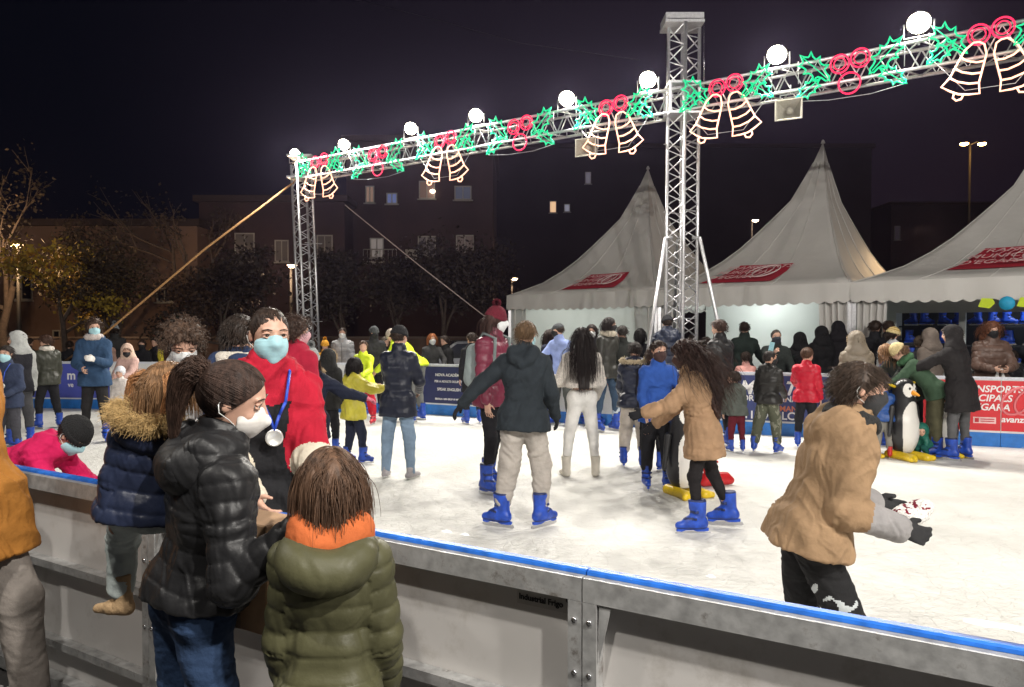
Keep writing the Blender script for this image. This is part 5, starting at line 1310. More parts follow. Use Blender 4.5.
person(703, 'girl with long dark curly hair in camel coat and black leggings skating to the left', 530, 343, face=262, hface=262, hair='curly', hlen=.25, hcol=(.030,.014,.010), mask=(.05,.02,.015), lean=(12,0), head=(0,14,0), top_=dict(kind='coat', col=(.31,.195,.115), L=.13, t=.036, wr=.014, flare=.012, cuff=.7), tr=dict(col=(.016,.014,.015), t=.002), legL=((12,2),(-4,2)), legR=((-14,3),(-24,3)), armL=((45,6),(72,0)), armR=((30,6),(45,4)), glove=BLK, fs=1.1, **hs, **ONS)
person(657, 'boy in bright blue jacket and black trousers clinging to friends beside the penguin aid', 489, 341, face=10, hface=15, hair='short', hcol=(.035,.02,.015), mask=(.045,.02,.018), top_=dict(kind='jacket', col=(.025,.075,.30), L=.07, t=.022), tr=dict(col=BLK, t=.018), legL=((4,3),(0,3)), legR=((-2,3),(-4,1)), armL=((40,20),(70,-25)), armR=((6,10),(30,0)), **hs, **ONS)
person(690, 'child in dark jacket standing directly behind the girl in the camel coat', 478, 352, face=320, hair='short', hcol=(.03,.02,.015), top_=dict(kind='jacket', col=(.03,.028,.03), L=.06), tr=dict(col=BLK), armL=((50,10),(80,-10)), mask=BM, **hs, **ONS)
person(634, 'child in navy padded coat with fur hood and cream trousers, back turned', 467, 343, face=165, hair='short', hcol=(.02,.014,.012), head=(0,16,0), lean=(8,0), top_=dict(kind='puff', col=(.022,.026,.045), L=.05, t=.03, fur=(.55,.46,.32), hood_down=True), tr=dict(col=(.50,.45,.40), t=.028, col2=BLK, split=lambda cn,S: np.abs(cn[:,0]) < -1), legL=((4,4),(-8,4)), legR=((12,3),(-8,2)), armR=((45,10),(70,10)), armL=((20,10),(40,0)), **hs, **ONS)
person(652, 'brown-haired child in dark coat squeezed between the fur-hood child and blue jacket boy', 470, 347, face=150, hair='short', hcol=(.055,.03,.02), top_=dict(kind='jacket', col=(.02,.02,.03), L=.08), tr=dict(col=BLK), **hs, **ONS)
person(607, 'young man in dark leather jacket with sheepskin collar and jeans looking right', 431, 318, face=40, hface=75, hair='waves', hcol=(.015,.01,.009), mask=BM, top_=dict(kind='shiny', col=(.032,.032,.028), L=.06, t=.022, scarfc=1, collar=True), scarf=(.45,.40,.32), tr=dict(col=(.035,.06,.10), t=.008), legL=((6,8),(0,4)), legR=((-3,6),(-6,3)), **hs, **ONS)
person(591, 'woman with dark hair and white mask behind the leather jacket man', 425, 325, face=20, hface=-10, hair='bob', hcol=(.02,.012,.01), mask=WM, top_=dict(kind='jacket', col=(.03,.03,.035), L=.06), tr=dict(col=BLK), **hs, **ONS)
person(623, 'person in dark coat and pale jeans right behind the leather jacket man', 430, 326, face=200, hair='short', hcol=(.02,.015,.012), top_=dict(kind='jacket', col=(.02,.022,.02), L=.06), tr=dict(col=(.42,.47,.52), t=.02), **hs, **ONS)
person(562, 'person in light blue jacket and grey cap leaning left with arm out', 425, 324, face=320, hface=270, hair='crop', hat=('cap',(.07,.075,.08)), mask=BM, lean=(8,0), top_=dict(kind='jacket', col=(.26,.33,.60), L=.05, t=.025), tr=dict(col=(.07,.075,.07), t=.015), armR=((40,15),(30,10)), legL=((5,8),(0,6)), **hs, **ONS)
person(548, 'woman with long dark hair in dark blue coat facing the light blue jacket', 421, 330, face=60, hface=80, hair='waves', hcol=(.03,.016,.012), mask=BM, top_=dict(kind='jacket', col=(.022,.025,.045), L=.12), tr=dict(col=BLK), **hs, **ONS)
person(768, 'boy in black hooded jacket, camouflage trousers and blue skates facing right', 453, 351, face=140, hface=95, hair='crop', hcol=(.02,.014,.012), tone=1, mask=BM, top_=dict(kind='shiny', col=(.020,.019,.018), L=.03, t=.028, hood_down=True, wr=.012), tr=dict(col=(.19,.19,.15), col2=(.08,.085,.06), t=.024, end=.85, wr=.010), legR=((8,5),(-2,4)), legL=((-2,10),(-10,8)), armR=((25,5),(50,0)), **hs, **ONS)
person(806, 'child in red padded jacket with brown ponytail behind the camel jacket boy', 448, 348, face=150, hface=120, hair='pony', hcol=(.08,.04,.025), top_=dict(kind='puff', col=(.50,.015,.035), L=.06, t=.028), tr=dict(col=BLK), armL=((40,15),(70,0)), **hs, **ONS)
person(722, 'adult in black leather jacket with brown hair standing behind the camel coat girl', 448, 320, face=215, hface=225, hair='short', hcol=(.055,.03,.022), lean=(4,0), top_=dict(kind='shiny', col=(.020,.020,.021), L=.08, t=.025, wr=.012), tr=dict(col=(.03,.03,.035)), **hs, **ONS)
person(737, 'person in dark grey-green jacket just right of the black leather jacket', 452, 372, face=185, hface=230, hair='short', hcol=(.03,.02,.015), top_=dict(kind='jacket', col=(.085,.095,.085), L=.06, t=.03, hood_down=True), tr=dict(col=(.10,.012,.02)), lean=(15,0), **hs, **ONS)
person(857, 'woman in khaki quilted parka with big fur-trimmed hood, back turned', 452, 332, face=175, hair='short', hcol=(.05,.03,.02), lean=(4,0), bulk=1.05, top_=dict(kind='puff', col=(.20,.165,.125), L=.22, t=.035, hood_up=True, fur=(.55,.42,.28), flare=.01), tr=dict(col=(.03,.03,.03)), **hs, **ONS)
person(884, 'small child in grey beanie, blue vest, grey trousers and red skates at the second penguin', 458, 379, face=165, hface=150, hair='crop', hcol=(.05,.03,.02), hat=('beanie',(.09,.10,.12)), top_=dict(kind='puff', col=(.02,.07,.25), L=.04, t=.022), tr=dict(col=(.22,.21,.19), t=.014), foot='skate', fcol=(.5,.02,.02), armR=((60,8),(80,0)), armL=((50,8),(70,0)), **ONS)
person(883, 'child in navy jacket just behind the small child with the grey beanie', 446, 350, face=80, hface=60, hair='short', hcol=(.02,.015,.012), top_=dict(kind='jacket', col=(.02,.05,.17), L=.06), tr=dict(col=BLK), **hs, **ONS)
person(961, 'tall person in black hooded coat, grey jeans and blue skates leaning to the left', 460, 326, face=215, hface=230, lean=(10,-2), bulk=1.08, hair='short', top_=dict(kind='coat', col=(.022,.020,.021), L=.17, t=.035, hood_up=True, wr=.010), tr=dict(col=(.10,.10,.105), t=.006), armL=((60,10),(70,4)), armR=((10,12),(25,0)), legL=((6,6),(0,3)), legR=((2,5),(-2,4)), glove=BLK, **hs, **ONS)
person(912, 'woman with long fair brown hair bending over the second penguin', 450, 347, face=290, hface=250, lean=(38,0), head=(0,45,0), hair='waves', hcol=(.30,.17,.09), top_=dict(kind='jacket', col=(.035,.04,.035), L=.08, t=.025), tr=dict(col=BLK), armL=((50,10),(55,0)), armR=((50,10),(60,0)), **hs, **ONS)
person(936, 'bending person in cream knitted beanie and green scarf with olive trousers', 456, 346, face=250, hface=255, lean=(42,0), head=(0,40,0), hair='short', hcol=(.2,.12,.07), hat=('beanie',(.62,.50,.26)), scarf=(.05,.13,.06), top_=dict(kind='jacket', col=(.05,.09,.055), L=.06, t=.03), tr=dict(col=(.09,.085,.05), t=.022), armL=((40,10),(60,0)), **hs, **ONS)
person(926, 'very small child in dark green hooded suit crouching on the ice beside blue skates', 458, 424, face=300, hface=330, lean=(30,0), head=(0,30,0), hair='crop', legL=((80,12),(-30,10)), legR=((70,12),(-35,8)), top_=dict(kind='puff', col=(.015,.12,.09), L=.02, t=.02, hood_up=True), tr=dict(col=(.012,.08,.07), t=.02), **hs, **ONS)
# left side of the ice
person(95, 'teenage boy in dark blue jacket and black trousers with curly brown hair and blue mask', 442, 320, face=15, hface=40, hair='curly', hcol=(.05,.028,.018), mask=SM, top_=dict(kind='jacket', col=(.028,.06,.12), L=.07, t=.03, hood_down=True), scarf=(.5,.44,.42), tr=dict(col=(.018,.017,.018), t=.008), armL=((20,8),(105,-25)), armR=((20,10),(70,-30)), legL=((2,4),(-2,4)), legR=((1,3),(-2,2)), glove={'L':(.6,.58,.55)}, **hs, **ONS)
person(48, 'youth in dark olive jacket with white fleece collar and black trousers turned left', 428, 335, face=235, hface=270, hair='short', hcol=(.06,.03,.02), scarf=(.62,.58,.52), top_=dict(kind='shiny', col=(.035,.037,.028), L=.06, t=.028), tr=dict(col=BLK, t=.014), legL=((10,5),(-6,4)), legR=((-4,5),(-12,4)), **hs, **ONS)
person(20, 'person in pale grey hood and black vest at the left edge of the ice', 446, 332, face=230, hface=300, lean=(6,0), hair='short', top_=dict(kind='jacket', col=(.38,.39,.38), L=.05, t=.026, hood_up=True, col2=(.02,.02,.025), split=lambda cn,S: (np.abs(loc(cn,S,'r')) < .095*S['H']) & (loc(cn,S,'u') < .29*S['H'])), tr=dict(col=(.06,.06,.065)), glove=BLK, **hs, **ONS)
person(8, 'child in dark navy jacket with pale blue mask and blue lanyard at the left edge', 456, 346, face=10, hface=5, hair='short', hcol=(.025,.018,.015), mask=SM, medal=True, top_=dict(kind='jacket', col=(.03,.04,.075), L=.08, t=.03), tr=dict(col=(.05,.05,.06)), armL=((10,12),(60,-30)), **hs, **ONS)
person(131, 'woman in pale pink hooded coat bending over a small child in a white helmet', 424, 345, face=350, hface=20, lean=(10,0), head=(0,25,0), hair='short', hcol=(.08,.04,.02), mask=BM, top_=dict(kind='coat', col=(.55,.36,.32), L=.12, t=.03, hood_up=True, hoodcol=(.62,.45,.36)), tr=dict(col=(.03,.03,.04)), armL=((30,5),(60,-20)), armR=((30,5),(60,-20)), **hs, **ONS)
person(121, 'small child with white helmet in pale jacket standing before the pink hooded woman', 430, 367, face=5, hface=5, hair=None, hat=('helmet',(.65,.66,.7)), top_=dict(kind='puff', col=(.6,.55,.52), L=.04, t=.02), tr=dict(col=(.1,.1,.12)), glove=BLK, **hs, **ONS)
person(353, 'child in mustard yellow hooded jacket reaching right towards the navy jacket man', 464, 358, face=130, hface=150, hair='bob', hcol=(.012,.009,.009), top_=dict(kind='shiny', col=(.52,.46,.055), L=.09, t=.035, hood_down=True, wr=.012, flare=.01), tr=dict(col=(.02,.024,.045), t=.014), legL=((2,4),(-8,4)), legR=((14,4),(2,4)), armR=((60,10),(95,5)), armL=((70,5),(85,0)), foot='skate', **ONS)
person(310, 'girl in grey bobble beanie and navy coat with silver medal stretching her arm right', 500, 350, face=30, hface=20, hair='waves', hcol=(.06,.03,.02), head=(0,14,0), hat=('pom',(.33,.35,.35)), medal=True, top_=dict(kind='jacket', col=(.014,.018,.035), L=.12, t=.03, fur=(.45,.33,.2), hood_down=True), tr=dict(col=LDENIM), armL=((20,58),(15,72)), armR=((5,10),(20,0)), glove={'L':(.62,.18,.24)}, **hs, **ONS)
person(328, 'dark hooded child with pale fur trim behind the grey bobble beanie', 455, 350, face=170, hair='short', hcol=(.03,.02,.015), top_=dict(kind='jacket', col=(.02,.02,.02), L=.08, t=.03, hood_up=True, fur=(.5,.38,.24)), tr=dict(col=BLK), **hs, **ONS)
person(364, 'child in neon yellow and white ski jacket with red trousers facing us', 424, 341, face=340, hface=10, hair='short', hcol=(.07,.035,.02), tone=0, top_=dict(kind='shiny', col=(.60,.75,.03), L=.05, t=.03, col2=(.02,.02,.022), split=lambda cn,S: (loc(cn,S,'u') < .17*S['H']) & (loc(cn,S,'r') > -.03*S['H']), col3=(.7,.7,.7)), tr=dict(col=(.42,.015,.03), t=.03), legL=((0,12),(0,8)), legR=((0,10),(0,6)), armL=((30,15),(70,-10)), fcol=(.5,.02,.04), foot='skate', **ONS)
person(374, 'adult in grey beanie and dark jacket behind the neon jacket child', 416, 327, face=15, hface=30, hair='short', hat=('beanie',(.06,.065,.07)), top_=dict(kind='jacket', col=(.03,.03,.032), L=.06, t=.03), tr=dict(col=BLK), mask=BM, **hs, **ONS)
person(418, 'instructor in neon yellow vest and grey trousers bending forward to the left', 421, 331, face=245, hface=250, lean=(48,0), head=(0,35,0), hair='crop', hat=('beanie',(.5,.42,.36)), top_=dict(kind='shiny', col=(.62,.78,.03), L=.02, t=.03, wr=.008), tr=dict(col=(.14,.145,.14), t=.016), legL=((6,8),(-2,6)), legR=((10,6),(-6,4)), armL=((30,10),(50,0)), armR=((30,10),(50,0)), foot='skate', hatz=0, **ONS)
# just beyond the near boards
E = person(268, 'boy in red hooded top with black apron front, cream cuffs, blue mask and silver medal', d=3.15, top=309, face=26, hface=34, mz=.66, lean=(1,0), hair='crop', hcol=(.035,.022,.016), mask=SM, medal=True, bw=.92, bulk=.84, top_=dict(kind='jacket', col=(.38,.012,.03), L=.16, t=.034, hood_down=True, wr=.011, name='hooded_top', col2=(.014,.014,.016), split=lambda cn,S: (loc(cn,S,'u') < .252*S['H']+.25*np.abs(loc(cn,S,'r'))) & ~(near(cn, S['shL'], S['elL'], .052*S['H']+.02) | near(cn, S['elL'], S['wrL'], .09)), col3=(.58,.52,.42)), tr=dict(col=LDENIM), armL=((24,4),(34,2)), armR=((20,8),(60,-20)), **hs, **ONS)
me_ = E['jacket'].data; L_ = np.array([p_.center[:] for p_ in me_.polygons]); mi = np.zeros(len(L_), np.int32); me_.polygons.foreach_get('material_index', mi)
for nm in 'RL':
    mi[near(L_, E['el'+nm]+(E['wr'+nm]-E['el'+nm])*.15, E['wr'+nm]+E['fd'+nm]*.08, .10)] = 2
me_.polygons.foreach_set('material_index', mi)
person(236, 'youth in navy hooded jacket with white fleece lining behind the boy in red', d=4.1, top=316, face=150, hface=170, hair='short', hcol=(.03,.02,.015), scarf=(.62,.57,.50), top_=dict(kind='jacket', col=(.022,.035,.08), L=.08, t=.04, hood_down=True), tr=dict(col=BLK), **hs, **ONS)
person(183, 'child with very curly brown hair and white mask looking down behind the toddler', d=4.3, top=328, face=20, hface=30, head=(0,30,0), hair='curly', hcol=(.075,.045,.03), mask=WM, top_=dict(kind='jacket', col=(.6,.6,.6), L=.06, t=.03), tr=dict(col=DENIM), **hs, **ONS)
person(293, 'curly-haired person in crimson hooded top, back turned, right of the boy in red', d=6.4, top=319, face=150, hface=120, hair='curly', hcol=(.05,.028,.02), mask=(.6,.35,.38), top_=dict(kind='jacket', col=(.36,.015,.04), L=.06, t=.035, hood_down=True, col2=BLK, split=lambda cn,S: loc(cn,S,'u') < .19*S['H']), tr=dict(col=BLK), **hs, **ONS)
person(52, 'child in crimson hooded jacket and black beanie bending low inside the near boards', d=4.15, top=424, face=88, hface=80, lean=(72,0), head=(0,48,0), hair='crop', hat=('beanie',(.010,.010,.011)), mask=SM, legL=((20,5),(-25,4)), legR=((10,5),(-20,4)), top_=dict(kind='jacket', col=(.50,.012,.085), L=.06, t=.03, hood_down=True), tr=dict(col=BLK), armL=((30,10),(60,0)), armR=((30,10),(60,0)), pel=(-6,470), H=1.18, **hs, **ONS)
CJ = person(808, 'boy in camel jacket and shiny patterned black trousers skating to the right, nearest skater', d=3.1, top=364, face=85, hface=75, lean=(20,0), head=(0,10,0), hair='short', hcol=(.05,.032,.022), mask=(.02,.02,.022), bulk=1.0, top_=dict(kind='coat', col=(.27,.175,.10), col2=(.26,.25,.25), split=lambda cn,S: near(cn, S['elR']+(S['wrR']-S['elR'])*.62, S['wrR'], .085) | near(cn, S['elL']+(S['wrL']-S['elL'])*.62, S['wrL'], .085), L=.03, t=.040, wr=.011, hood_down=True, flare=.014), tr=dict(col=(.014,.014,.015), t=.016, col2=(.42,.45,.46), split=lambda cn,S: (wob(cn*np.array([1,1,1.0]), 17, 12) > .12)), legR=((22,5),(-8,3)), legL=((2,4),(-20,4)), armR=((-12,8),(72,0)), armL=((-5,8),(78,4)), scarf=(.02,.02,.02), glove=(.03,.03,.032), **hs, **ONS)

# ---- onlookers behind the rear boards
def on(px, top, d, face, lab, **k): person(px, lab, d=d, top=top, face=face, **{**OFF, **k})
on(343, 328, 16.2, 5, 'man in light grey padded jacket and white mask behind the rear boards', hair='short', mask=WM, top_=dict(kind='puff', col=(.36,.36,.37), L=.05, t=.035, zip=(.02,.02,.02)))
on(325, 341, 15.8, 20, 'child in orange bobble beanie and orange coat behind the far tower foot', hair='short', hat=('pom',(.70,.33,.03)), top_=dict(kind='jacket', col=(.6,.28,.03), L=.06))
on(432, 334, 15.6, 20, 'woman with orange hair and white mask leaning to the dark-haired man', hair='bob', hcol=(.35,.12,.04), mask=WM, top_=dict(kind='jacket', col=(.05,.05,.05), L=.06), armL=((40,20),(60,-20)))
on(449, 336, 15.7, 300, 'dark-haired man in black coat holding the orange-haired woman', hair='short', lean=(8,0), top_=dict(kind='jacket', col=(.02,.02,.02), L=.08, t=.03), armR=((60,10),(80,0)))
on(115, 325, 17.2, 200, 'person in grey bobble beanie and dark coat behind the blue jacket teenager', hair='short', hat=('pom',(.25,.27,.28)), top_=dict(kind='jacket', col=(.03,.03,.03), L=.08))
on(143, 340, 17.4, 10, 'onlooker in black coat at far left behind the pink hooded woman', hair='short', mask=BM, top_=dict(kind='jacket', col=BLK, L=.08))
on(157, 338, 17.6, 340, 'onlooker in black and yellow jacket left of the curly-haired child', hair='short', top_=dict(kind='jacket', col=BLK, L=.08, col2=(.6,.5,.05), split=lambda cn,S: np.abs(loc(cn,S,'r')) > .09*S['H']))
on(106, 336, 17.0, 30, 'pale-faced onlooker between the teenager and the grey bobble beanie', hair='short', mask=(.6,.4,.38), top_=dict(kind='jacket', col=(.35,.22,.18), L=.08))
on(28, 338, 17.0, 160, 'onlooker in black coat behind the pale grey hood', hair='short', top_=dict(kind='jacket', col=BLK, L=.1))
on(70, 341, 17.6, 200, 'onlooker in black jacket right of the olive jacket youth', hair='short', top_=dict(kind='jacket', col=BLK, L=.1))
on(384, 337, 16.2, 60, 'onlooker in dark hat at the shoulder of the navy jacket man', hair='short', hcol=(.1,.08,.06), top_=dict(kind='jacket', col=BLK, L=.1))
on(668, 316, 13.0, 190, 'large adult in navy padded jacket at the foot of the tall truss tower', hair='crop', bulk=1.15, hat=('beanie',(.02,.02,.025)), top_=dict(kind='puff', col=(.022,.028,.05), L=.1, t=.05, hood_down=True))
on(640, 329, 13.6, 170, 'person with black hair left of the brace leg', hair='bob', hcol=(.01,.008,.008), top_=dict(kind='jacket', col=BLK, L=.1))
on(694, 334, 13.6, 200, 'short person with dark hair just right of the tall tower', hair='short', top_=dict(kind='jacket', col=BLK, L=.1))
on(706, 337, 13.9, 160, 'second short dark-haired person right of the tall tower', hair='short', hcol=(.03,.02,.015), top_=dict(kind='jacket', col=(.03,.03,.035), L=.1))
on(742, 322, 13.6, 150, 'man in dark green coat leaning over right of the leather jacket adult', hair='short', lean=(15,0), top_=dict(kind='jacket', col=(.02,.03,.026), L=.1), armR=((40,10),(60,10)))
on(746, 352, 12.6, 180, 'child in salmon pink padded jacket behind the navy banner', hair='short', top_=dict(kind='puff', col=(.65,.32,.28), L=.08))
on(775, 330, 12.5, 355, 'man in black jacket and dark mask taking a picture behind the navy banner', hair='crop', hcol=(.05,.04,.035), mask=(.03,.035,.05), top_=dict(kind='jacket', col=(.025,.03,.028), L=.08, t=.035), armR=((60,10),(120,-12)), armL=((20,16),(50,0)))
on(800, 333, 13.0, 180, 'black hooded onlooker, leftmost of the three in front of the inner tent post', hair='short', top_=dict(kind='jacket', col=(.010,.010,.011), L=.12, t=.04, hood_up=True))
on(822, 327, 13.0, 190, 'black hooded onlooker, middle of the three before the gathered curtain', hair='short', top_=dict(kind='jacket', col=(.010,.010,.011), L=.12, t=.04, hood_up=True))
on(838, 322, 13.1, 170, 'tallest black hooded onlooker right beside the khaki fur hood', hair='short', top_=dict(kind='jacket', col=(.011,.010,.012), L=.12, t=.04, hood_up=True))
on(874, 321, 12.9, 150, 'onlooker with black hair, left of the two behind the striped beanie', hair='short', mask=BM, hface=110, top_=dict(kind='jacket', col=BLK, L=.12))
on(889, 321, 12.7, 190, 'onlooker with black hair, right of the two behind the striped beanie', hair='short', top_=dict(kind='jacket', col=BLK, L=.12))
on(891, 328, 12.0, 120, 'person in yellow and cream striped beanie and white jacket', hface=90, hair='short', hat=('beanie',(.62,.50,.25),(.40,.25,.06)), mask=BM, top_=dict(kind='jacket', col=(.62,.63,.63), L=.08, t=.03))
on(931, 329, 11.6, 200, 'person in grey-brown hood behind the cream beanie', hair='short', hcol=(.12,.09,.06), top_=dict(kind='jacket', col=(.17,.14,.12), L=.1, t=.03, hood_up=True))
on(920, 336, 11.8, 170, 'person in dark clothes left of the grey-brown hood', hair='short', hcol=(.07,.05,.035), top_=dict(kind='jacket', col=(.04,.04,.045), L=.1))
WB = person(990, 'woman with brown curly hair, black mask and brown quilted coat holding a white paper bag', d=11.25, top=323, face=345, hface=350, hair='curly', hlen=.04, hcol=(.12,.045,.022), mask=BM, bulk=1.12, top_=dict(kind='puff', col=(.115,.070,.055), L=.1, t=.04), armR=((25,12),(80,-35)), armL=((25,16),(80,-30)), **OFF)
on(1012, 350, 11.6, 200, 'onlooker in black puffer half cut by the right edge', hair='short', bulk=1.1, top_=dict(kind='puff', col=(.012,.012,.015), L=.1, t=.04))

# ---- foreground spectators (near side)
NS = dict(gz=0, group='spectators at the near boards')
person(-42, 'man in orange-brown jacket and grey trousers standing cut off at the left edge', d=3.1, top=288, face=75, hface=60, lean=(-13,0), hair='short', hcol=(.05,.03,.02), bulk=1.1, top_=dict(kind='jacket', col=(.38,.16,.032), L=.12, t=.036, wr=.014), tr=dict(col=(.27,.24,.215), t=.020, wr=.009), armR=((42,6),(-85,-10)), armL=((0,4),(-30,0)), legR=((12,3),(8,3)), legL=((20,4),(6,2)), foot='shoe', fcol=(.03,.025,.02), **NS)
WOM = person(191, 'woman in glossy black quilted jacket and blue jeans with brown ponytail and white mask', d=2.28, top=365, face=142, hface=102, lean=(5,8), head=(0,16,8), twist=-14, hair='pony', hcol=(.042,.024,.018), mask=(.74,.71,.67), ffp=True, bulk=.90, top_=dict(kind='puff', col=(.013,.013,.014), rough=.45, L=-.035, t=.030, flare=.0, hood_down=True, per=.06, pamp=.006, wr=.008), tr=dict(col=(.022,.042,.09), t=.012, wr=.008), armR=((-2,15),(135,28)), armL=((20,30),(70,-40)), handR=dict(curl=38), **NS)
CH = person(327, 'child in olive green quilted coat with orange hood and brown bobbed hair, back turned', d=2.03, top=455, face=184, hface=205, lean=(3,1), head=(0,10,0), hair='bob', hcol=(.10,.055,.033), mask=WM, bulk=.76, bw=.88, top_=dict(kind='puff', col=(.070,.068,.034), rough=.5, L=.28, t=.027, per=.068, pamp=.009, wr=.004, flare=.02, name='quilted_coat', collar=False), tr=dict(col=DENIM, t=.004), legR=((1,0),(0,0)), legL=((1,0),(0,0)), armR=((6,8),(30,2)), armL=((4,7),(18,0)), **NS)
TOD = person(130, 'toddler in navy padded jacket, pale jeans and tan boots carried on the womans hip', d=2.42, top=360, pel=(141,512), H=.90, toeL=70, face=190, hface=150, lean=(-4,12), head=(0,18,0), hair='bob', hcol=(.21,.115,.055), legL=((48,16),(-8,0)), legR=((70,30),(0,-10)), armL=((-6,16),(20,10)), armR=((60,10),(80,0)), foot='boot', fcol=(.40,.27,.15), fs=1.15, bulk=1.0, top_=dict(kind='puff', col=(.018,.024,.050), L=.02, t=.034, per=.06, pamp=.009, wr=.004, at=.026), tr=dict(col=(.40,.45,.44), t=.018, end=.80), gz=0, group='spectators at the near boards')
# ================================================================== PROPS
def Lp(S, v):  # local point of a person -> world
    return S['root'].matrix_basis@Vector(v) if False else (Matrix.Translation(S['root'].location)@Matrix.Rotation(S['th'], 4, 'Z'))@Vector(v)
# two hoods of the olive child: olive outer hood lying down, orange inner hood
def add_hood(S, rad, dz, back, col, name, h=.007, kind='puff'):
    H = S['H']; u, r, f, nb = S['u'], S['r'], S['f'], S['nb']; sd = SDF()
    for a_ in np.linspace(-2.3, 2.3, 11):
        w_ = (1+math.cos(a_))*.5
        c0 = nb+r*math.sin(a_)*rad*1.12*H-f*(back*w_)*H+u*(dz-.05*w_)*H
        sd.ball(c0, (.024+.010*w_)*H, k=.03*H)
        sd.cone(c0, nb-f*back*.5*H*w_-u*(.02+.05*w_)*H+r*math.sin(a_)*rad*.8*H, .026*H, .024*H, k=.03*H)
    o = sobj(name, sd, h, nylon(col, .5) if kind == 'puff' else cloth(col), S['jacket'], 2, lambda V, N: V+N*((.5-np.abs(wob(V, 13, 21)))*.008)[:,None]); return o
add_hood(CH, .055, .008, .092, (.070,.068,.034), 'outer_hood')
add_hood(CH, .042, .048, .045, (.46,.115,.035), 'inner_hood', kind='c')
# toddler fur hood lying on the back, golden fur; pigtails
def fur(parent, ring, cen, col, n, L, r0=.0015):
    g = np.random.default_rng(9); i = g.integers(0, len(ring), n); base = ring[i]+g.normal(size=(n,3))*.012
    o_ = base-cen; o_ /= np.linalg.norm(o_, axis=1)[:,None]; dv = o_*.8+g.normal(size=(n,3))*.5; dv /= np.linalg.norm(dv, axis=1)[:,None]; Lf = g.uniform(.6, 1.1, n)[:,None]*L
    strands('fur_trim', np.stack([base, base+dv*Lf*.5, base+dv*Lf+np.array([0,0,-.2])*Lf], 1), r0, r0*.4, mat('fur', col, .75, noise_s=60, noise_a=.35), parent)
add_hood(WOM, .042, .012, .062, (.013,.013,.014), 'hood')
S = TOD; hood = add_hood(S, .085, .01, .08, (.02,.026,.055), 'hood')
ring = np.array([S['nb']+S['r']*math.sin(a_)*.095*S['H']-S['r']*.03-S['f']*(.13*(1+math.cos(a_))*.5)*S['H']+S['u']*(.06-.03*(1+math.cos(a_))*.5)*S['H'] for a_ in np.linspace(-2.2,2.2,40)])
fur(hood, ring, S['nb'], (.46,.31,.13), 9000, .028, .0007)
def bundle(S, p0, pts, n, spread, col, name, parent, r0=.0013, seed=4, wav=.006):
    g = np.random.default_rng(seed); m_ = 14; ctrl = np.array([p0]+pts); t = np.linspace(0, len(ctrl)-1, m_); idx = np.minimum(t.astype(int), len(ctrl)-2); fr = (t-idx)[:,None]
    # catmull-rom
    def cr(i): return ctrl[np.clip(i, 0, len(ctrl)-1)]
    P0,P1,P2,P3 = cr(idx-1),cr(idx),cr(idx+1),cr(idx+2); c_ = .5*((2*P1)+(-P0+P2)*fr+(2*P0-5*P1+4*P2-P3)*fr**2+(-P0+3*P1-3*P2+P3)*fr**3)
    off = g.normal(size=(n,3)); off /= np.linalg.norm(off, axis=1)[:,None]; off *= g.uniform(.05,1,n)[:,None]**.5
    wd = np.array([spread*(.45+.9*math.sin(math.pi*min(1,(.08+x)**.7))) for x in np.linspace(0,1,m_)])
    Pt = c_[None]+off[:,None,:]*wd[None,:,None]+np.sin(np.linspace(0,7,m_)[None,:,None]+g.uniform(0,6,(n,1,3)))*wav
    return strands(name, Pt, r0, r0*.5, hairm(col), parent)
S = WOM; p = S['p']; wh = [c for c in S['root'].children if c.name.startswith('hair')][0]
tie = p(0,-.50,.22); g_ = np.array([0,0,-1.])
bundle(S, tie, [p(0,-.58,.27), p(.0,-.68,.10), p(.0,-.70,-.25), p(.02,-.62,-.66)], 1500, .036, (.050,.028,.02), 'ponytail', wh, wav=.003)
b = MB(); b.tube([tuple(tie+S['hr']*.022*math.cos(a)+S['hu']*.018*math.sin(a)) for a in np.linspace(0,2*math.pi,13)[:-1]], .006, 6, 0, True); b.build('hair_tie', M_black, wh)
S = TOD; p = S['p']; th_ = [c for c in S['root'].children if c.name.startswith('hair')][0]
for s_ in (-1, 1):
    bundle(S, p(s_*.30,-.25,.18), [p(s_*.46,-.34,.16), p(s_*.56,-.36,-.10), p(s_*.52,-.36,-.40)], 420, .018, (.36,.17,.07), 'pigtail', th_, seed=6+s_)
    b = MB(); b.tube([tuple(p(s_*.32,-.26,.18)+S['hf']*.014*math.cos(a)+S['hu']*.014*math.sin(a)) for a in np.linspace(0,2*math.pi,13)[:-1]], .004, 6, 0, True); b.build('hair_tie', mat('hair tie', (.7,.6,.6), .6), th_)

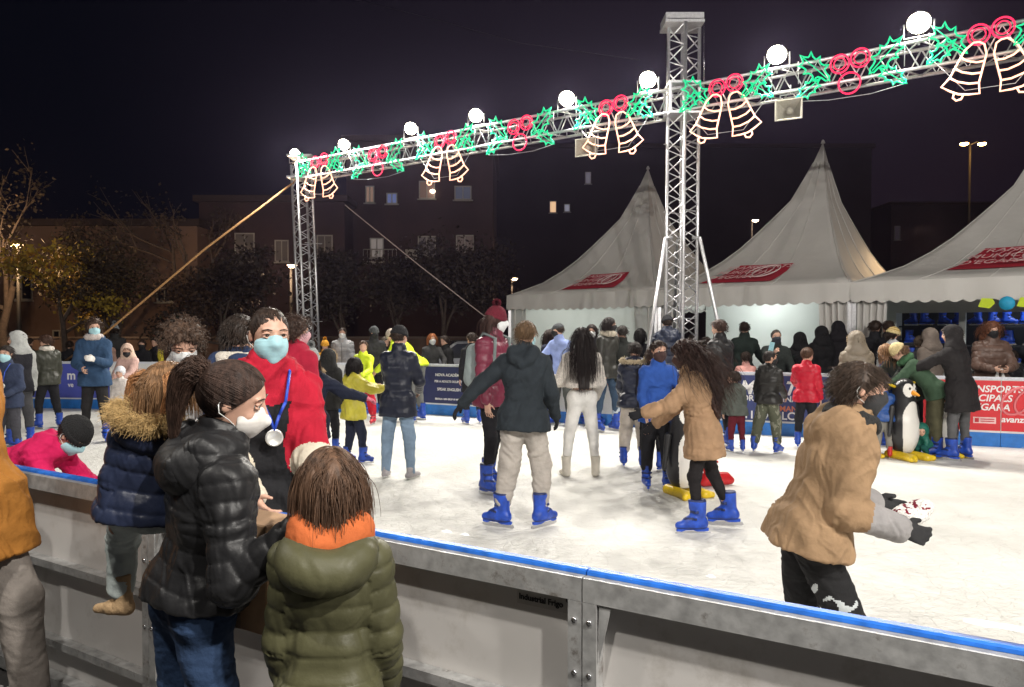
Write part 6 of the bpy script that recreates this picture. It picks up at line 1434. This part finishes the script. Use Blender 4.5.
# penguin skating aids
def penguin(px, fy, top, face, label):
    d = depth_at(fy, ICE); s = (P(px, top, d).z-ICE)/.90; base = P(px, fy, d); base.z = ICE
    root = thing('penguin_skating_aid', label, 'skating aid', base, math.pi+R(face), 'penguin skating aids')
    sd = SDF(); A = np.eye(3); Z = s
    sd.ell((0,0,.33*Z), (.17*Z,.16*Z,.30*Z), A, k=.03); sd.ell((0,0,.62*Z), (.13*Z,.125*Z,.18*Z), A, k=.08); sd.ell((0,.01,.77*Z), (.115*Z,.12*Z,.13*Z), A, k=.05); sd.cut((0,0,.07*Z), (0,0,-1))
    def f(cn):
        bel = (((cn[:,0]/(.125*Z))**2+((cn[:,2]-.34*Z)/(.31*Z))**2) < 1) & (cn[:,1] > 0)
        fac = ((((np.abs(cn[:,0])-.045*Z)/(.05*Z))**2+((cn[:,2]-.77*Z)/(.075*Z))**2) < 1) & (cn[:,1] > 0)
        return (bel | fac).astype(int)
    bo = sobj('body', sd, .011, [mat('penguin black', (.015,.015,.017), .3, noise_a=.1), mat('penguin white', (.72,.70,.66), .3, noise_s=4, noise_a=.05)], root, 1, None, f)
    sd = SDF(); sd.cone((0,.10*Z,.75*Z), (0,.20*Z,.72*Z), .035*Z, .012*Z); sobj('beak', sd, .008, mat('penguin orange', (.75,.30,.02), .35), root)
    for s_ in (-1, 1):
        sd = SDF(); sd.cone((s_*.17*Z,0,.58*Z), (s_*.23*Z,.02*Z,.27*Z), .035*Z, .02*Z, k=.02); sobj('wing', sd, .01, M_black, root)
        sd = SDF(); sd.cone((s_*.09*Z,-.10*Z,.035*Z), (s_*.10*Z,.22*Z,.03*Z), .055*Z, .05*Z, k=.03); sd.cone((s_*.09*Z,.1*Z,.03*Z), (s_*.16*Z,.25*Z,.03*Z), .03*Z, k=.03); sd.cut((0,0,.0), (0,0,-1)); sobj('foot', sd, .009, mat('penguin yellow', (.72,.50,.02), .35), root)
        b = MB(); b.tube([(s_*.10*Z,-.02*Z,.80*Z),(s_*.20*Z,-.04*Z,.84*Z),(s_*.22*Z,-.10*Z,.84*Z)], .016*Z, 8); b.build('handle', mat('penguin yellow', (.72,.50,.02), .35), root)
        b = MB(); b.lathe([(.016*Z,0),(.012*Z,.006),(0,.009)], 10, 0, Matrix.Translation((s_*.045*Z,.122*Z,.79*Z))@Matrix.Rotation(-math.pi/2, 4, 'X')); b.build('eye', M_black, root)
penguin(682, 494, 402, 25, 'penguin skating aid with yellow feet beside the blue jacket boy')
penguin(903, 458, 378, 20, 'penguin skating aid with yellow handles before the small child in the grey beanie')
penguin(944, 455, 388, 340, 'penguin skating aid half hidden behind the cream beanie person')
penguin(868, 455, 392, 340, 'penguin skating aid with only yellow feet showing left of the small child')
penguin(722, 482, 420, 40, 'penguin skating aid hidden behind the camel coat girl') if False else None
# red sled-like aid behind the camel coat
d = depth_at(486, ICE); bs = P(716, 486, d); bs.z = ICE
root = thing('skating_aid', 'low red plastic skating aid behind the legs of the camel coat girl', 'skating aid', bs, R(20))
sd = SDF(); sd.cone((-.16,0,.05), (.18,0,.05), .045, k=.02); sd.cone((-.12,.0,.1), (.14,.02,.09), .06, .05, k=.03); sobj('body', sd, .009, mat('red plastic', (.5,.015,.02), .35), root)
b = MB(); b.tube([(-.14,0,.12),(-.16,0,.24),(.02,0,.26)], .014, 8); b.build('handle', mat('red plastic', (.5,.015,.02), .35), root)

# cardboard sheet leaning between the woman and the child
cb_ = P(249, 600, 2.33); root = thing('cardboard_box', 'plain brown cardboard box held against the boards between woman and child', 'box', (cb_.x, cb_.y+.04, .78), math.atan2(ex.y, ex.x))
b = MB(); b.box((-.14,-.07,0),(.14,.07,.34)); bx_ = b.build('body', mat('cardboard', (.46,.29,.17), .85, noise_s=20, noise_a=.1, bump=.2, bump_s=60), root); bv = bx_.modifiers.new('bevel', 'BEVEL'); bv.width = .004
b = MB(); b.box((-.025,-.0715,.002),(.025,-.0705,.338)); b.build('tape', mat('tape', (.36,.24,.14), .35), root)
# phone in the hand of the man behind the banner, paper bag
b = MB(); c_ = P(771.5, 347, 12.0); b.box((-.04,-.005,-.08),(.04,.005,.08)); o = b.build('body', mat('pale blue phone case', (.30,.55,.62), .35)); o.name = 'phone'; o.location = c_; o.rotation_euler = (R(8), R(8), R(10)); tag(o, 'pale blue phone held up by the man behind the navy banner', 'phone')
c_ = P(1000, 372, 10.95)
sd = SDF(); sd.cone((-.05,0,-.12), (.05,0,-.12), .035, k=.02); sd.cone((-.035,0,.03), (.035,0,.03), .012, k=.04); sd.cone((-.05,0,-.1), (-.03,0,.03), .03, .012, k=.03); sd.cone((.05,0,-.1), (.03,0,.03), .03, .012, k=.03)
V, Q = sd.mesh(.009); o = mesh_obj('paper_bag', V, Q, mat('white paper', (.68,.68,.66), .8, bump=.5, bump_s=30, bump_d=.01)); o.location = c_; tag(o, 'white paper bag in the hands of the curly-haired woman behind the red banner', 'bag')
# white and red fur mitten bundle in the hands of the camel jacket boy
S = CJ; c_ = (Lp(S, S['wrR'])+Lp(S, S['wrL']))/2+Vector((.10,0,.0))
sd = SDF(); sd.ell((0,0,0), (.07,.06,.042), np.eye(3)); sd.ell((.055,0,.035), (.045,.04,.032), np.eye(3), k=.03); sd.ell((-.05,.0,-.03), (.05,.045,.03), np.eye(3), k=.03)
V, Q = sd.mesh(.008); V = V+normals(V,Q)*(wob(V,40,2)*.006)[:,None]; o = mesh_obj('woollen_bundle', V, Q, [wool((.70,.68,.66)), cloth((.16,.015,.03))], None, True, (wob(V[Q].mean(1),22,7) > .55).astype(int)); o.location = c_; tag(o, 'white and dark red woollen bundle carried by the camel jacket boy', 'mittens')
# snow scraps along the outer foot of the boards and on the rail
g = np.random.default_rng(3); b = MB()
for i in range(46):
    s_ = g.uniform(-4.6,-2.2); q_ = J0+ex*s_+en*g.uniform(.12,.5); r_ = g.uniform(.02,.08); n_ = 9; a0 = g.uniform(0,6)
    vs = [(q_.x, q_.y, .004+r_*.35)]+[(q_.x+math.cos(a0+2*math.pi*j/n_)*r_*g.uniform(.7,1.3), q_.y+math.sin(a0+2*math.pi*j/n_)*r_*g.uniform(.7,1.3), .003) for j in range(n_)]
    b.add(vs, [(0,1+j,1+(j+1)%n_) for j in range(n_)], 0, True)
tag(b.build('snow_scraps', mat('dirty snow', (.6,.6,.58), .7, noise_s=30, noise_a=.2, bump=.5, bump_s=60)), kind='stuff')
b = MB()
for i, (s_, w_) in enumerate(((.96,.05),(1.0,.04),(1.05,.035),(1.28,.012),(1.36,.01),(.35,.012),(-.5,.02),(-.43,.015))):
    q_ = J0+ex*s_; n_ = 12; vs = [(q_.x,q_.y,1.0705+.006)]+[tuple(q_+ex*math.cos(2*math.pi*j/n_)*w_*g.uniform(.8,1.3)+en*math.sin(2*math.pi*j/n_)*min(w_*.6,.022)*g.uniform(.7,1.2)+Vector((0,0,1.0695))) for j in range(n_)]
    b.add(vs, [(0,1+j,1+(j+1)%n_) for j in range(n_)], 0, True)
tag(b.build('rail_snow', mat('rail snow', (.75,.78,.8), .6)), kind='stuff')

HAZE = 0.0004  # scattering volume added to give the lamps a halo and tint the sky
if HAZE:
    b = MB(); b.box((-75,-8,-1),(75,75.5,30)); hz = b.build('halo_haze', mat('unused', (1,1,1)), None); tag(hz, kind='stuff'); hz.data.materials.clear()
    m = bpy.data.materials.new('halo volume'); m.use_nodes = True; nt = m.node_tree; nt.nodes.clear(); o_ = nt.nodes.new('ShaderNodeOutputMaterial'); v_ = nt.nodes.new('ShaderNodeVolumePrincipled'); v_.inputs['Color'].default_value = (.60,.52,.85,1); v_.inputs['Density'].default_value = HAZE; v_.inputs['Anisotropy'].default_value = .82
    nt.links.new(v_.outputs[0], o_.inputs['Volume']); hz.data.materials.append(m)
for h_, d_, l_ in PEOPLE: print('PERSON', h_, d_, l_[:50])
sc.view_settings.view_transform = 'Standard'; sc.view_settings.look = 'None'; sc.view_settings.gamma = 1; sc.view_settings.exposure = 0; sc.view_settings.use_curve_mapping = False
sc.cycles.use_denoising = True; sc.cycles.max_bounces = 6; sc.cycles.diffuse_bounces = 3; sc.cycles.glossy_bounces = 3; sc.cycles.sample_clamp_indirect = 4

for o in COL.objects:
    if o.get('label') and not 4 <= len(o['label'].split()) <= 16: print('LONG', len(o['label'].split()), o['label'])
